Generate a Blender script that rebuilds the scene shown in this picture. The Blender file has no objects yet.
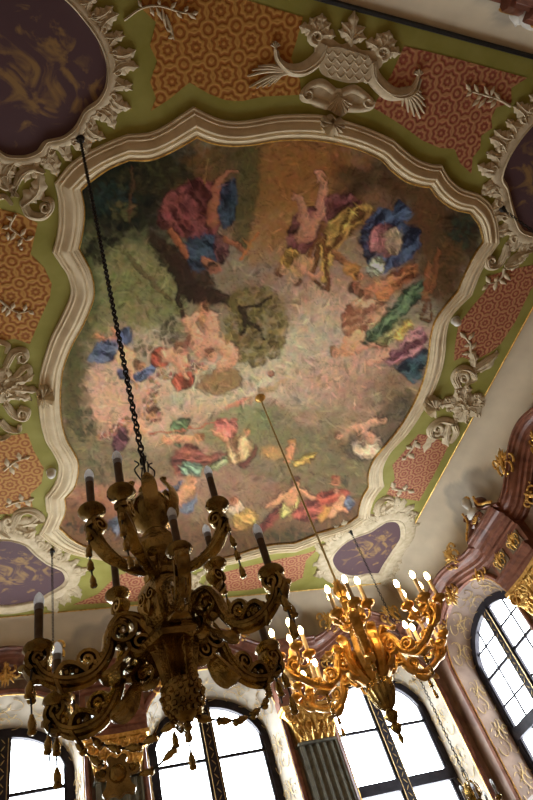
import bpy, bmesh, math, random
import numpy as np
from mathutils import Vector, Matrix
from mathutils.geometry import tessellate_polygon

# ------------------------------------------------------------------ camera, sky, exposure
scene = bpy.context.scene
COL = scene.collection
EYE = 1.6                      # camera height above the floor
HC = 7.5                       # ceiling height above the camera
CZ = EYE + HC
FPX = 629.8                    # focal length in pixels of the 533x800 frame
RM = np.array([[0.9361487697, 0.0246371783, 0.3507399184],
               [-0.2343120788, 0.7874681775, 0.5700804497],
               [-0.2621513506, -0.6158627110, 0.7429601541]])   # rows: world axes in (right, down, forward)
cam_d = bpy.data.cameras.new('camera')
cam = bpy.data.objects.new('camera', cam_d); COL.objects.link(cam)
cam_d.sensor_fit = 'VERTICAL'; cam_d.sensor_height = 36.0
cam_d.lens = 36.0 * FPX / 800.0
cam_d.clip_start = 0.02
mw = Matrix.Identity(4)
for r in range(3):
    mw[r][0] = RM[r][0]; mw[r][1] = -RM[r][1]; mw[r][2] = -RM[r][2]
mw[2][3] = EYE
cam.matrix_world = mw
scene.camera = cam

world = bpy.data.worlds.new('world'); scene.world = world; world.use_nodes = True
bg = world.node_tree.nodes['Background']
bg.inputs['Color'].default_value = (0.93, 0.965, 1.0, 1)
bg.inputs['Strength'].default_value = 26.0
scene.view_settings.view_transform = 'Standard'
scene.view_settings.look = 'None'
scene.view_settings.gamma = 1.0
scene.view_settings.use_curve_mapping = False
scene.view_settings.exposure = -0.24
cy = scene.cycles
cy.use_denoising = True
cy.max_bounces = 10; cy.diffuse_bounces = 6; cy.glossy_bounces = 4; cy.transparent_max_bounces = 12
cy.sample_clamp_indirect = 6.0
cy.caustics_reflective = False; cy.caustics_refractive = False

# ------------------------------------------------------------------ pixel helpers
def ray(u, v):
    return RM @ np.array([(u - 266.5) / FPX, (v - 400) / FPX, 1.0])
def cp(u, v):                                       # pixel -> point on the ceiling plane (x, y)
    d = ray(u, v); return d[0] / d[2] * HC, d[1] / d[2] * HC
def cscale(u, v):                                   # metres per pixel on the ceiling
    a = cp(u, v); b = cp(u + 1, v); c = cp(u, v + 1)
    return 0.5 * (math.hypot(b[0]-a[0], b[1]-a[1]) + math.hypot(c[0]-a[0], c[1]-a[1]))
def catmull(pts, n=6, closed=False):
    P = [np.array(p, float) for p in pts]
    if len(P) < 3 and not closed:
        return [P[0] + (P[-1]-P[0]) * i / n for i in range(n+1)]
    out = []; m = len(P)
    rng = range(m) if closed else range(m - 1)
    for i in rng:
        if closed:
            p0, p1, p2, p3 = P[i-1], P[i], P[(i+1) % m], P[(i+2) % m]
        else:
            p1, p2 = P[i], P[i+1]
            p0 = P[i-1] if i > 0 else 2*p1 - p2
            p3 = P[i+2] if i + 2 < m else 2*p2 - p1
        for k in range(n):
            t = k / n
            out.append(0.5 * ((2*p1) + (-p0+p2)*t + (2*p0-5*p1+4*p2-p3)*t*t + (-p0+3*p1-3*p2+p3)*t**3))
    if not closed:
        out.append(P[-1])
    return out
def resample(pts, n):
    P = np.array(pts, float); L = np.r_[0, np.cumsum(np.linalg.norm(np.diff(P, axis=0), axis=1))]
    t = np.linspace(0, L[-1], n)
    return np.stack([np.interp(t, L, P[:, k]) for k in range(P.shape[1])], 1)

# ------------------------------------------------------------------ object helpers
def tag(o, label=None, cat=None, group=None, kind=None):
    if label: o['label'] = label
    if cat: o['category'] = cat
    if group: o['group'] = group
    if kind: o['kind'] = kind
    return o
def empty(name, loc=(0, 0, 0), rz=0, parent=None):
    o = bpy.data.objects.new(name, None); COL.objects.link(o)
    o.empty_display_size = 0.1
    o.location = loc; o.rotation_euler = (0, 0, rz)
    if parent: o.parent = parent
    return o
def inst(src, parent=None, loc=None, rot=None, scale=None, name=None):
    o = src.copy(); COL.objects.link(o); o.parent = parent
    if loc is not None: o.location = loc
    if rot is not None: o.rotation_euler = rot
    if scale is not None: o.scale = scale
    if name: o.name = name
    return o
def copy_tree(o, parent=None, loc=None, rot=None, scale=None):
    c = inst(o, parent, loc, rot, scale)
    for ch in list(o.children):
        if ch.type != 'LIGHT': copy_tree(ch, c)
    return c

class MB:
    def __init__(s): s.v = []; s.f = []
    def add(s, vs, fs):
        b = len(s.v); s.v += [tuple(map(float, v)) for v in vs]; s.f += [tuple(b + i for i in f) for f in fs]
        return s
    def box(s, lo, hi):
        x0, y0, z0 = lo; x1, y1, z1 = hi
        return s.add([(x0,y0,z0),(x1,y0,z0),(x1,y1,z0),(x0,y1,z0),(x0,y0,z1),(x1,y0,z1),(x1,y1,z1),(x0,y1,z1)],
                     [(0,3,2,1),(4,5,6,7),(0,1,5,4),(1,2,6,5),(2,3,7,6),(3,0,4,7)])
    def grid(s, rows, closed_u=False, closed_v=False):
        n = len(rows); m = len(rows[0]); vs = [p for r in rows for p in r]; fs = []
        for i in range(n if closed_u else n - 1):
            for j in range(m if closed_v else m - 1):
                a = i*m + j; b = i*m + (j+1) % m; c = ((i+1) % n)*m + (j+1) % m; d = ((i+1) % n)*m + j
                fs.append((a, b, c, d))
        return s.add(vs, fs)
    def lathe(s, prof, n=16, org=(0, 0, 0), flute=0.0, twist=0.0):
        rows = []
        for r, z in prof:
            row = []
            for k in range(n):
                a = 2*math.pi*(k + twist*z)/n; rr = r*(1 - (flute if k % 2 else 0))
                row.append((org[0] + rr*math.cos(a), org[1] + rr*math.sin(a), org[2] + z))
            rows.append(row)
        s.grid(rows, closed_v=True)
        b = len(s.v); m = len(rows)
        s.f.append(tuple(b - n + k for k in range(n)))
        s.f.append(tuple(b - n*m + n - 1 - k for k in range(n)))
        return s
    def tube(s, path, ra, rb=None, n=8, binormal=None, closed=False, cap=True):
        """ra: half-size in the normal direction, rb: along the binormal; each a number or a list"""
        P = [Vector(p) for p in path]; m = len(P)
        ra = [ra]*m if not hasattr(ra, '__len__') else ra
        rb = ra if rb is None else ([rb]*m if not hasattr(rb, '__len__') else rb)
        rows = []; up = None
        for i in range(m):
            t = (P[(i+1) % m] - P[i-1]) if closed else (P[min(i+1, m-1)] - P[max(i-1, 0)])
            if t.length < 1e-9: t = Vector((0, 0, 1))
            t.normalize()
            if binormal is not None:
                b = Vector(binormal); b = b - t*b.dot(t)
                if b.length < 1e-6: b = t.orthogonal()
                b.normalize()
            else:
                if up is None: up = t.orthogonal()
                b = up - t*up.dot(t)
                if b.length < 1e-6: b = t.orthogonal()
                b.normalize(); up = b
            nn = b.cross(t)
            rows.append([P[i] + nn*(ra[i]*math.cos(2*math.pi*k/n)) + b*(rb[i]*math.sin(2*math.pi*k/n)) for k in range(n)])
        s.grid(rows, closed_u=closed, closed_v=True)
        if cap and not closed:
            b0 = len(s.v) - n*m
            s.f.append(tuple(b0 + n - 1 - k for k in range(n))); s.f.append(tuple(len(s.v) - n + k for k in range(n)))
        return s
    def ball(s, c, r, n=10, m=6, sc=(1, 1, 1)):
        prof = [(max(1e-4, math.sin(math.pi*i/m)), -math.cos(math.pi*i/m)) for i in range(m+1)]
        rows = [[(c[0]+r*sc[0]*q*math.cos(2*math.pi*k/n), c[1]+r*sc[1]*q*math.sin(2*math.pi*k/n), c[2]+r*sc[2]*z) for k in range(n)] for q, z in prof]
        return s.grid(rows, closed_v=True)
    def xf(s, fn, start=0):
        s.v = s.v[:start] + [tuple(fn(v)) for v in s.v[start:]]; return s
    def build(s, name, mat, parent=None, smooth=True, angle=40, loc=None, rz=None):
        me = bpy.data.meshes.new(name); me.from_pydata(s.v, [], s.f); me.update()
        bm = bmesh.new(); bm.from_mesh(me); bmesh.ops.recalc_face_normals(bm, faces=bm.faces); bm.to_mesh(me); bm.free()
        if smooth:
            me.polygons.foreach_set('use_smooth', [True]*len(me.polygons))
            try: me.set_sharp_from_angle(angle=math.radians(angle))
            except Exception: pass
        me.materials.append(mat)
        o = bpy.data.objects.new(name, me); COL.objects.link(o)
        if parent: o.parent = parent
        if loc is not None: o.location = loc
        if rz is not None: o.rotation_euler = (0, 0, rz)
        return o

# ------------------------------------------------------------------ materials
def new_mat(name):
    m = bpy.data.materials.new(name); m.use_nodes = True
    nt = m.node_tree; return m, nt, nt.nodes['Principled BSDF']
def N(nt, typ, **kw):
    n = nt.nodes.new(typ)
    for k, v in kw.items():
        if k in n.inputs: n.inputs[k].default_value = v
        else: setattr(n, k, v)
    return n
def ramp(nt, stops):
    r = nt.nodes.new('ShaderNodeValToRGB'); e = r.color_ramp.elements
    while len(e) < len(stops): e.new(0.5)
    for el, (p, c) in zip(e, stops):
        el.position = p; el.color = (*c, 1)
    return r
def noisy(name, c1, c2, scale=6.0, rough=0.6, metal=0.0, bump=0.1, bscale=None, detail=6, dist=0.0, p=(0.35, 0.65), spec=0.5):
    m, nt, b = new_mat(name)
    tc = N(nt, 'ShaderNodeTexCoord')
    no = N(nt, 'ShaderNodeTexNoise', Scale=scale, Detail=detail, Distortion=dist)
    nt.links.new(tc.outputs['Object'], no.inputs['Vector'])
    rp = ramp(nt, [(p[0], c1), (p[1], c2)])
    nt.links.new(no.outputs['Fac'], rp.inputs['Fac']); nt.links.new(rp.outputs['Color'], b.inputs['Base Color'])
    b.inputs['Roughness'].default_value = rough; b.inputs['Metallic'].default_value = metal
    b.inputs['Specular IOR Level'].default_value = spec
    if bump:
        n2 = N(nt, 'ShaderNodeTexNoise', Scale=bscale or scale*4, Detail=5)
        nt.links.new(tc.outputs['Object'], n2.inputs['Vector'])
        bp = N(nt, 'ShaderNodeBump', Strength=bump, Distance=0.02)
        nt.links.new(n2.outputs['Fac'], bp.inputs['Height']); nt.links.new(bp.outputs['Normal'], b.inputs['Normal'])
    return m
def damask(name, ground, gold):
    m, nt, b = new_mat(name); L = nt.links.new
    tc = N(nt, 'ShaderNodeTexCoord')
    def flower(scale, off, petals, rings, rot):
        mp = N(nt, 'ShaderNodeMapping'); L(tc.outputs['Object'], mp.inputs['Vector'])
        mp.inputs['Scale'].default_value = (scale, scale, 0); mp.inputs['Location'].default_value = (*off, 0)
        mp.inputs['Rotation'].default_value = (0, 0, rot)
        fr = N(nt, 'ShaderNodeVectorMath', operation='FRACTION'); L(mp.outputs[0], fr.inputs[0])
        sb = N(nt, 'ShaderNodeVectorMath', operation='SUBTRACT'); L(fr.outputs[0], sb.inputs[0]); sb.inputs[1].default_value = (.5, .5, 0)
        ln = N(nt, 'ShaderNodeVectorMath', operation='LENGTH'); L(sb.outputs[0], ln.inputs[0])
        sp = N(nt, 'ShaderNodeSeparateXYZ'); L(sb.outputs[0], sp.inputs[0])
        at = N(nt, 'ShaderNodeMath', operation='ARCTAN2'); L(sp.outputs['Y'], at.inputs[0]); L(sp.outputs['X'], at.inputs[1])
        mu = N(nt, 'ShaderNodeMath', operation='MULTIPLY'); L(at.outputs[0], mu.inputs[0]); mu.inputs[1].default_value = petals
        co = N(nt, 'ShaderNodeMath', operation='COSINE'); L(mu.outputs[0], co.inputs[0])
        ma = N(nt, 'ShaderNodeMath', operation='MULTIPLY_ADD'); L(co.outputs[0], ma.inputs[0]); ma.inputs[1].default_value = 0.10; ma.inputs[2].default_value = 1.0
        rr = N(nt, 'ShaderNodeMath', operation='MULTIPLY'); L(ln.outputs['Value'], rr.inputs[0]); L(ma.outputs[0], rr.inputs[1])
        rs = N(nt, 'ShaderNodeMath', operation='MULTIPLY'); L(rr.outputs[0], rs.inputs[0]); rs.inputs[1].default_value = rings*6.283
        sn = N(nt, 'ShaderNodeMath', operation='COSINE'); L(rs.outputs[0], sn.inputs[0])
        return sn
    f1 = flower(3.3, (0, 0), 8, 4.1, 0.3)
    f2 = flower(3.3, (.5, .5), 4, 3.6, 0.3)
    mx = N(nt, 'ShaderNodeMath', operation='MAXIMUM'); L(f1.outputs[0], mx.inputs[0]); L(f2.outputs[0], mx.inputs[1])
    mn = N(nt, 'ShaderNodeMath', operation='MULTIPLY_ADD'); L(f1.outputs[0], mn.inputs[0]); mn.inputs[1].default_value = .8; mn.inputs[2].default_value = 0.05
    no = N(nt, 'ShaderNodeTexNoise', Scale=5.0, Detail=5); L(tc.outputs['Object'], no.inputs['Vector'])
    ad = N(nt, 'ShaderNodeMath', operation='ADD'); L(mn.outputs[0], ad.inputs[0]); L(no.outputs['Fac'], ad.inputs[1])
    rp = ramp(nt, [(0.30, ground), (0.75, gold)])
    L(ad.outputs[0], rp.inputs['Fac']); L(rp.outputs['Color'], b.inputs['Base Color'])
    bp = N(nt, 'ShaderNodeBump', Strength=0.25, Distance=0.01); L(f1.outputs[0], bp.inputs['Height']); L(bp.outputs['Normal'], b.inputs['Normal'])
    b.inputs['Roughness'].default_value = 0.6; b.inputs['Specular IOR Level'].default_value = .15
    return m
def vcol_mat(name, rough=0.7, mottle=0.12, scale=25):
    m, nt, b = new_mat(name); L = nt.links.new
    at = N(nt, 'ShaderNodeVertexColor', layer_name='paint')
    tc = N(nt, 'ShaderNodeTexCoord')
    no = N(nt, 'ShaderNodeTexNoise', Scale=scale, Detail=6); L(tc.outputs['Object'], no.inputs['Vector'])
    mr = N(nt, 'ShaderNodeMapRange'); L(no.outputs['Fac'], mr.inputs['Value'])
    mr.inputs['From Min'].default_value = .25; mr.inputs['From Max'].default_value = .75
    mr.inputs['To Min'].default_value = 1 - mottle; mr.inputs['To Max'].default_value = 1 + mottle
    mx = N(nt, 'ShaderNodeVectorMath', operation='SCALE'); L(at.outputs['Color'], mx.inputs[0]); L(mr.outputs[0], mx.inputs['Scale'])
    L(mx.outputs[0], b.inputs['Base Color'])
    b.inputs['Roughness'].default_value = rough; b.inputs['Specular IOR Level'].default_value = .08
    return m
def emit_mat(name, col, strength):
    m, nt, b = new_mat(name)
    b.inputs['Base Color'].default_value = (*col, 1)
    b.inputs['Emission Color'].default_value = (*col, 1); b.inputs['Emission Strength'].default_value = strength
    return m
def glass_mat():
    m, nt, b = new_mat('window glass'); nt.nodes.remove(b); L = nt.links.new
    tr = N(nt, 'ShaderNodeBsdfTransparent', Color=(0.93, 0.96, 0.97, 1)); gl = N(nt, 'ShaderNodeBsdfGlossy', Roughness=0.03)
    mx = N(nt, 'ShaderNodeMixShader'); mx.inputs[0].default_value = 0.06
    L(tr.outputs[0], mx.inputs[1]); L(gl.outputs[0], mx.inputs[2])
    L(mx.outputs[0], nt.nodes['Material Output'].inputs[0]); return m
M = {}
M['stucco'] = noisy('stucco', (.50, .40, .25), (.64, .53, .36), 9, .75, bump=.25, bscale=45, spec=.15)
M['mould'] = noisy('frame plaster', (.64, .52, .33), (.76, .64, .43), 5, .6, bump=.05, spec=.15)
M['green'] = noisy('green plaster', (.25, .225, .045), (.32, .29, .075), 2.2, .7, bump=.06, bscale=30, spec=.15)
M['damask_gold'] = damask('gold damask', (.30, .105, .022), (.46, .23, .055))
M['damask_red'] = damask('rose damask', (.30, .085, .05), (.46, .22, .10))
M['cove'] = vcol_mat('cove paint', .75, .08, 3)
M['fresco'] = vcol_mat('fresco paint', .6, .10, 22)
def medallion_mat():
    m = noisy('purple medallion paint', (.105, .060, .066), (.30, .18, .075), 2.6, .6, bump=.05, detail=10, dist=2.2, p=(.50, .66), spec=.1)
    nt = m.node_tree; L = nt.links.new; b = nt.nodes['Principled BSDF']; no = [n for n in nt.nodes if n.type == 'TEX_NOISE'][0]; rp = [n for n in nt.nodes if n.type == 'VALTORGB'][0]
    tc = [n for n in nt.nodes if n.type == 'TEX_COORD'][0]
    ln = N(nt, 'ShaderNodeVectorMath', operation='LENGTH'); L(tc.outputs['Object'], ln.inputs[0])
    mr = N(nt, 'ShaderNodeMapRange'); L(ln.outputs['Value'], mr.inputs['Value']); mr.inputs['From Min'].default_value = .1; mr.inputs['From Max'].default_value = .95; mr.inputs['To Min'].default_value = .12; mr.inputs['To Max'].default_value = -.16
    ad = N(nt, 'ShaderNodeMath', operation='ADD'); L(no.outputs['Fac'], ad.inputs[0]); L(mr.outputs[0], ad.inputs[1]); L(ad.outputs[0], rp.inputs['Fac'])
    return m
M['medallion'] = medallion_mat()
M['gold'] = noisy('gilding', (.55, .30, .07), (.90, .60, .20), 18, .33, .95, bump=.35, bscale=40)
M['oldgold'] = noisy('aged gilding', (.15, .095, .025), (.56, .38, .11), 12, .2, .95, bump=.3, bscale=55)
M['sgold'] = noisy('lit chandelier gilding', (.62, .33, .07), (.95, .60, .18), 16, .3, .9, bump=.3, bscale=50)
M['marble'] = noisy('red marble', (.115, .036, .020), (.26, .10, .058), 3.0, .35, bump=.04, detail=10, dist=2.0, p=(.35, .7))
M['wall'] = noisy('brown stucco marble', (.17, .095, .065), (.30, .20, .14), 2.0, .45, bump=.05, detail=9, dist=1.2)
M['reveal'] = noisy('cream painted reveal', (.24, .195, .135), (.32, .265, .19), 3, .55, bump=.05)
M['revealp'] = noisy('rose painted reveal', (.15, .092, .062), (.23, .15, .105), 3, .55, bump=.05)
M['pil'] = noisy('green grey marble', (.075, .075, .055), (.17, .165, .125), 4, .4, bump=.05, dist=1.5)
M['win'] = noisy('dark window wood', (.010, .008, .012), (.022, .018, .024), 8, .6, bump=.05, spec=.15)
M['iron'] = noisy('black iron', (.008, .007, .006), (.02, .017, .014), 30, .5, .4, bump=.1)
M['brass'] = noisy('brass rod', (.42, .32, .12), (.52, .41, .16), 12, .4, .1, bump=.05)
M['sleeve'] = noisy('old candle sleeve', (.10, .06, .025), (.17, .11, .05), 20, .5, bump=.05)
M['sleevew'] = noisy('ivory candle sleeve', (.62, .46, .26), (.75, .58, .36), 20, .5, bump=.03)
M['bulb'] = noisy('milky bulb glass', (.72, .76, .80), (.80, .84, .88), 4, .15, bump=0)
M['socket'] = noisy('grey bulb socket', (.28, .29, .31), (.36, .37, .39), 8, .35, bump=0)
M['lit'] = emit_mat('glowing bulb', (1.0, .66, .30), 60.0)
M['glass'] = glass_mat()
def milk_mat():                                     # frosted glass: most light passes and scatters
    m, nt, b = new_mat('milky bulb glass'); L = nt.links.new
    b.inputs['Base Color'].default_value = (.95, .97, .99, 1); b.inputs['Roughness'].default_value = .12
    tl = N(nt, 'ShaderNodeBsdfTranslucent', Color=(.98, .99, 1.0, 1)); mx = N(nt, 'ShaderNodeMixShader'); mx.inputs[0].default_value = .9
    L(b.outputs[0], mx.inputs[1]); L(tl.outputs[0], mx.inputs[2]); L(mx.outputs[0], nt.nodes['Material Output'].inputs[0]); return m
M['bulb'] = milk_mat()
M['floor'] = noisy('oak parquet', (.26, .15, .06), (.40, .25, .11), 3, .4, bump=.03)
M['plain'] = noisy('cream wall plaster', (.44, .36, .27), (.54, .46, .36), 1.5, .7, bump=.03)
M['frieze'] = noisy('ochre frieze panel', (.16, .11, .065), (.25, .18, .11), 4, .5, bump=.05)
M['giltpaint'] = noisy('ochre gilt paint', (.36, .23, .08), (.52, .36, .14), 20, .4, .3, bump=.1)
M['stone'] = noisy('white bust stone', (.55, .52, .46), (.70, .67, .60), 8, .5, bump=.05)

# ------------------------------------------------------------------ room dimensions
XL, XR, YB, YF = -1.75, 8.5, -0.45, 11.6            # wall faces
CX0, CX1, CY0, CY1 = -0.96, 7.71, 0.326, 11.0       # flat ceiling
def wl(wall):
    if wall == 'far':   return Vector((0, YF, EYE)), Vector((1, 0, 0)), Vector((0, -1, 0)), XL, XR
    if wall == 'right': return Vector((XR, 0, EYE)), Vector((0, 1, 0)), Vector((-1, 0, 0)), YB, YF
    if wall == 'left':  return Vector((XL, 0, EYE)), Vector((0, 1, 0)), Vector((1, 0, 0)), YB, YF
    return Vector((0, YB, EYE)), Vector((1, 0, 0)), Vector((0, 1, 0)), XL, XR
def WP(wall, s, z, out=0.0):
    O, T, Nn, _, _ = wl(wall); return O + T*s + Nn*out + Vector((0, 0, z))
BAYS = {'far': [-0.3, 3.33, 6.96], 'right': [9.8, 5.72, 1.64], 'left': [9.8, 5.72, 1.64], 'back': [-0.3, 3.33, 6.96]}
DEPTH = {'far': 0.6, 'right': 0.45}
HWF, SPF, RIF = 1.29, 5.25, 1.05                    # opening in the wall face: half width, spring, rise (heights from the eye)
HWG, SPG, RIG = 1.15, 4.98, 0.93                    # glazing
SILL = 2.75  # raised out of view: unseen solid wall added below to steepen the light falloff
def arch(ds, hw, sp, ri):
    q = max(0.0, 1 - (ds/hw)**2); return sp + ri*math.sqrt(q)
def outline(c, hw, sp, ri, n=28):
    pts = [(c - hw, SILL)]
    for i in range(n+1):
        a = math.pi*(1 - i/n); pts.append((c + hw*math.cos(a), sp + ri*math.sin(a)))
    pts.append((c + hw, SILL)); return pts

# floor, ceiling, walls
tag(MB().box((XL-.9, YB-.3, -.2), (XR+.9, YF+.9, 0)).build('floor', M['floor'], smooth=False), kind='structure')
ceiling = tag(MB().box((CX0, CY0, CZ), (CX1, CY1, CZ+.25)).build('ceiling', M['green'], smooth=False), kind='structure')
WTOP = 7.3
def wall_mesh(wall, name, mat, openings):
    mb = MB(); _, _, _, s0, s1 = wl(wall); cuts = [s0]
    for c in sorted(openings): cuts += [c-HWF, c+HWF]
    cuts.append(s1); cuts = [max(s0, min(s1, q)) for q in cuts]
    for i in range(0, len(cuts), 2):
        a, b = cuts[i], cuts[i+1]
        mb.add([WP(wall,a,-EYE), WP(wall,b,-EYE), WP(wall,b,WTOP), WP(wall,a,WTOP)], [(0,1,2,3)])
    for c in openings:
        a, b = c-HWF, c+HWF
        mb.add([WP(wall,a,-EYE), WP(wall,b,-EYE), WP(wall,b,SILL), WP(wall,a,SILL)], [(0,1,2,3)])
        n = 28
        S = [c + HWF*math.cos(math.pi*(1-i/n)) for i in range(n+1)]
        mb.grid([[WP(wall, q, arch(q-c, HWF, SPF, RIF)) for q in S], [WP(wall, q, WTOP) for q in S]])
    return tag(mb.build(name, mat, smooth=False), kind='structure')
wall_far = wall_mesh('far', 'wall_far', M['wall'], BAYS['far'])
wall_right = wall_mesh('right', 'wall_right', M['wall'], BAYS['right'][:1])  # other two bays walled up out of view, to keep the back end darker
wall_left = wall_mesh('left', 'wall_left', M['plain'], [])
wall_back = wall_mesh('back', 'wall_back', M['wall'], [])

# windows
def gilt_scroll(mb, P, cx, cz, w, h, seed, out=0.0):
    """a flat gilt arabesque in the frame P(s, z, out), centred at cx, cz"""
    rn = random.Random(seed)
    for sg in (-1, 1):
        for k in range(3):
            z0 = cz + (k-1)*h*.33; pts = []
            for i in range(13):
                a = i/12*4.2; r = w*.26*(1 - i/15)
                pts.append(P(cx + sg*(w*.24 + r*math.cos(a + .6*k)), z0 + r*math.sin(a + .6*k)*(1 if k % 2 else -1), out))
            mb.tube(pts, [.0075*(1-.5*i/12) for i in range(13)], n=4)
    pts = [P(cx + .12*w*math.sin(i*1.1), cz + (i/8-.5)*h, out) for i in range(9)]
    mb.tube(pts, .007, n=4)
    for k in range(12):
        a = rn.uniform(0, 6.28); r = rn.uniform(.15, .45)
        x, z = cx + w*r*math.cos(a), cz + h*r*math.sin(a)
        b = rn.uniform(0, 6.28)
        mb.tube([P(x + .03*q*math.cos(b), z + .03*q*math.sin(b), out) for q in (-1, 0, 1)], [.002, .010, .002], n=4)
    return mb
wcount = [0]
def window(wall, c):
    wcount[0] += 1; D = DEPTH[wall]; Dg = D - .08
    root = tag(empty('window_%d' % wcount[0], WP(wall, c, SILL, -D)), kind='structure')
    inv = Matrix.Translation(-root.location)
    def part(mb, name, mat, smooth=True, **kw):
        mb.xf(lambda v: (v[0]-root.location.x, v[1]-root.location.y, v[2]-root.location.z))
        return mb.build(name, mat, root, smooth, **kw)
    A = outline(c, HWF, SPF, RIF); B = outline(c, HWG+.02, SPG+.02, RIG+.02)
    mb = MB().grid([[WP(wall, s, z, -D*t) for s, z in [(a[0]*(1-t)+b[0]*t, a[1]*(1-t)+b[1]*t) for a, b in zip(A, B)]] for t in (0, .5, 1)])
    mb.add([WP(wall,c-HWF,SILL), WP(wall,c+HWF,SILL), WP(wall,c+HWG,SILL,-D), WP(wall,c-HWG,SILL,-D)], [(0,1,2,3)])
    part(mb, 'reveal', M['reveal'] if wall == 'far' else M['revealp'])
    # gilt edge and moulding of the opening
    part(MB().tube([WP(wall, s, z, .02) for s, z in outline(c, HWF+.05, SPF, RIF+.05)], .05, .06, n=6), 'architrave', M['marble'])
    part(MB().tube([WP(wall, s, z, .03) for s, z in outline(c, HWF-.01, SPF, RIF-.01)], .012, n=5), 'gilt_bead', M['gold'])
    # gilt arabesques on the reveal: two jambs and the soffit
    for t_i, (t0, t1) in enumerate([(0.5, 4.6)]*2):
        sg = -1 if t_i == 0 else 1
        for k in range(3):
            zc = 3.05 + k*.82
            def P(a, b, o, sg=sg):
                t = .5 + a
                s = c + sg*((HWF)*(1-t) + HWG*t) - sg*.012
                return WP(wall, s, b, -D*t)
            part(gilt_scroll(MB(), P, 0, zc, .8, .62, 11*k+t_i), 'gilt_arabesque', M['giltpaint'])
    for k, ang in enumerate((25, 58, 90, 122, 155)):
        def P(a, b, o, ang=ang):
            t = .5 + a; th = math.radians(ang) + b
            hw = HWF*(1-t)+HWG*t - .015; ri = RIF*(1-t)+RIG*t - .015; sp = SPF*(1-t)+SPG*t
            return WP(wall, c + hw*math.cos(th), sp + ri*math.sin(th), -D*t)
        part(gilt_scroll(MB(), P, 0, 0, .8, .34, 5+k), 'gilt_arabesque', M['giltpaint'])
    # outer frame
    B2 = outline(c, HWG-.10, SPG-.02, RIG-.08)
    B1 = outline(c, HWG+.03, SPG+.03, RIG+.03)
    part(MB().grid([[WP(wall, s, z, -D-.05) for s, z in B1], [WP(wall, s, z, -D+.06) for s, z in B1],
                    [WP(wall, s, z, -D+.06) for s, z in B2], [WP(wall, s, z, -D-.05) for s, z in B2]]), 'window_frame', M['win'], angle=30)
    top = arch(0, HWG-.08, SPG-.02, RIG-.06)
    mw_ = .085
    mb = MB(); lo = WP(wall, c-mw_, SILL, -D-.04); hi = WP(wall, c+mw_, top, -D+.09)
    mb.box([min(a, b) for a, b in zip(lo, hi)], [max(a, b) for a, b in zip(lo, hi)])
    part(mb, 'mullion', M['win'], smooth=False)
    mb = MB()
    for k in range(46):
        z = SILL + .1 + k*.12
        if z < top-.1: mb.tube([WP(wall, c + .03*q, z + .04*q*(1 if k % 2 else -1), -D+.095) for q in (-1, 0, 1)], [.004, .012, .004], n=4)
    mb.tube([WP(wall, c-.085, SILL+.05, -D+.085), WP(wall, c-.085, top-.05, -D+.085)], .008, n=4)
    mb.tube([WP(wall, c+.085, SILL+.05, -D+.085), WP(wall, c+.085, top-.05, -D+.085)], .008, n=4)
    part(mb, 'gilt_carving', M['giltpaint'])
    def bar(s_0, s_1, z0, z1, o0, o1, name):
        lo = WP(wall, s_0, z0, o0); hi = WP(wall, s_1, z1, o1); m_ = MB()
        m_.box([min(a, b) for a, b in zip(lo, hi)], [max(a, b) for a, b in zip(lo, hi)])
        part(m_, name, M['win'], smooth=False)
    ZT = 3.78
    bar(c-HWG+.05, c+HWG-.05, ZT-.1, ZT+.1, -D-.04, -D+.08, 'transom')
    zs = [SILL, ZT, 4.86, 7.0]
    for sg in (-1, 1):                                # casement stiles and rails, glazing bars, panes
        e0, e1 = sorted((c + sg*mw_, c + sg*(HWG-.1)))
        for q in (e0, e1-.05):
            zt = arch((q + .025 - c), HWG-.09, SPG-.02, RIG-.08)
            bar(q, q+.05, SILL, zt, -D-.02, -D+.04, 'casement_stile')
        for z in zs[1:-1]:
            if z == ZT: continue
            w_ = min(HWG-.1, HWG)
            bar(e0, e1, z-.028, z+.028, -D-.012, -D+.03, 'glazing_bar')
            mbk = MB().ball(WP(wall, (e0+e1)/2, z, -D+.02), .035, 8, 5)
            part(mbk, 'catch', M['win'])
        vs = [e0, e1]
        if wall == 'right':
            mid = (e0+e1)/2; vs = [e0, mid, e1]
            bar(mid-.018, mid+.018, SILL, arch(mid-c, HWG-.09, SPG-.02, RIG-.08), -D-.01, -D+.015, 'glazing_bar')
            for z in (4.3, 5.35):
                bar(e0, e1 , z-.018, z+.018, -D-.01, -D+.015, 'glazing_bar')
        for i in range(len(vs)-1):
            for j in range(len(zs)-1):
                n = 8; S = [vs[i] + (vs[i+1]-vs[i])*q/n for q in range(n+1)]
                T_ = [max(zs[j], min(zs[j+1], arch(q-c, HWG-.06, SPG, RIG-.05))) for q in S]
                m_ = MB().grid([[WP(wall, q, zs[j], -D) for q in S], [WP(wall, q, t, -D) for q, t in zip(S, T_)]])
                part(m_, 'pane', M['glass'], smooth=False)
    # daylight portal just outside the panes
    ld = bpy.data.lights.new('daylight_portal', 'AREA'); ld.shape = 'RECTANGLE'
    ld.size = 2*HWG; ld.size_y = SPG + RIG - SILL; ld.cycles.is_portal = True
    lo_ = bpy.data.objects.new('daylight_portal', ld); COL.objects.link(lo_)
    O, T, Nn, _, _ = wl(wall)
    lo_.matrix_world = Matrix.Translation(WP(wall, c, (SPG+RIG+SILL)/2, -D-.08)) @ Matrix((( T.x, 0, -Nn.x, 0), (T.y, 0, -Nn.y, 0), (0, 1, 0, 0), (0, 0, 0, 1)))
    return root
for c in BAYS['far']: window('far', c)
window('right', BAYS['right'][0])

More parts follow.
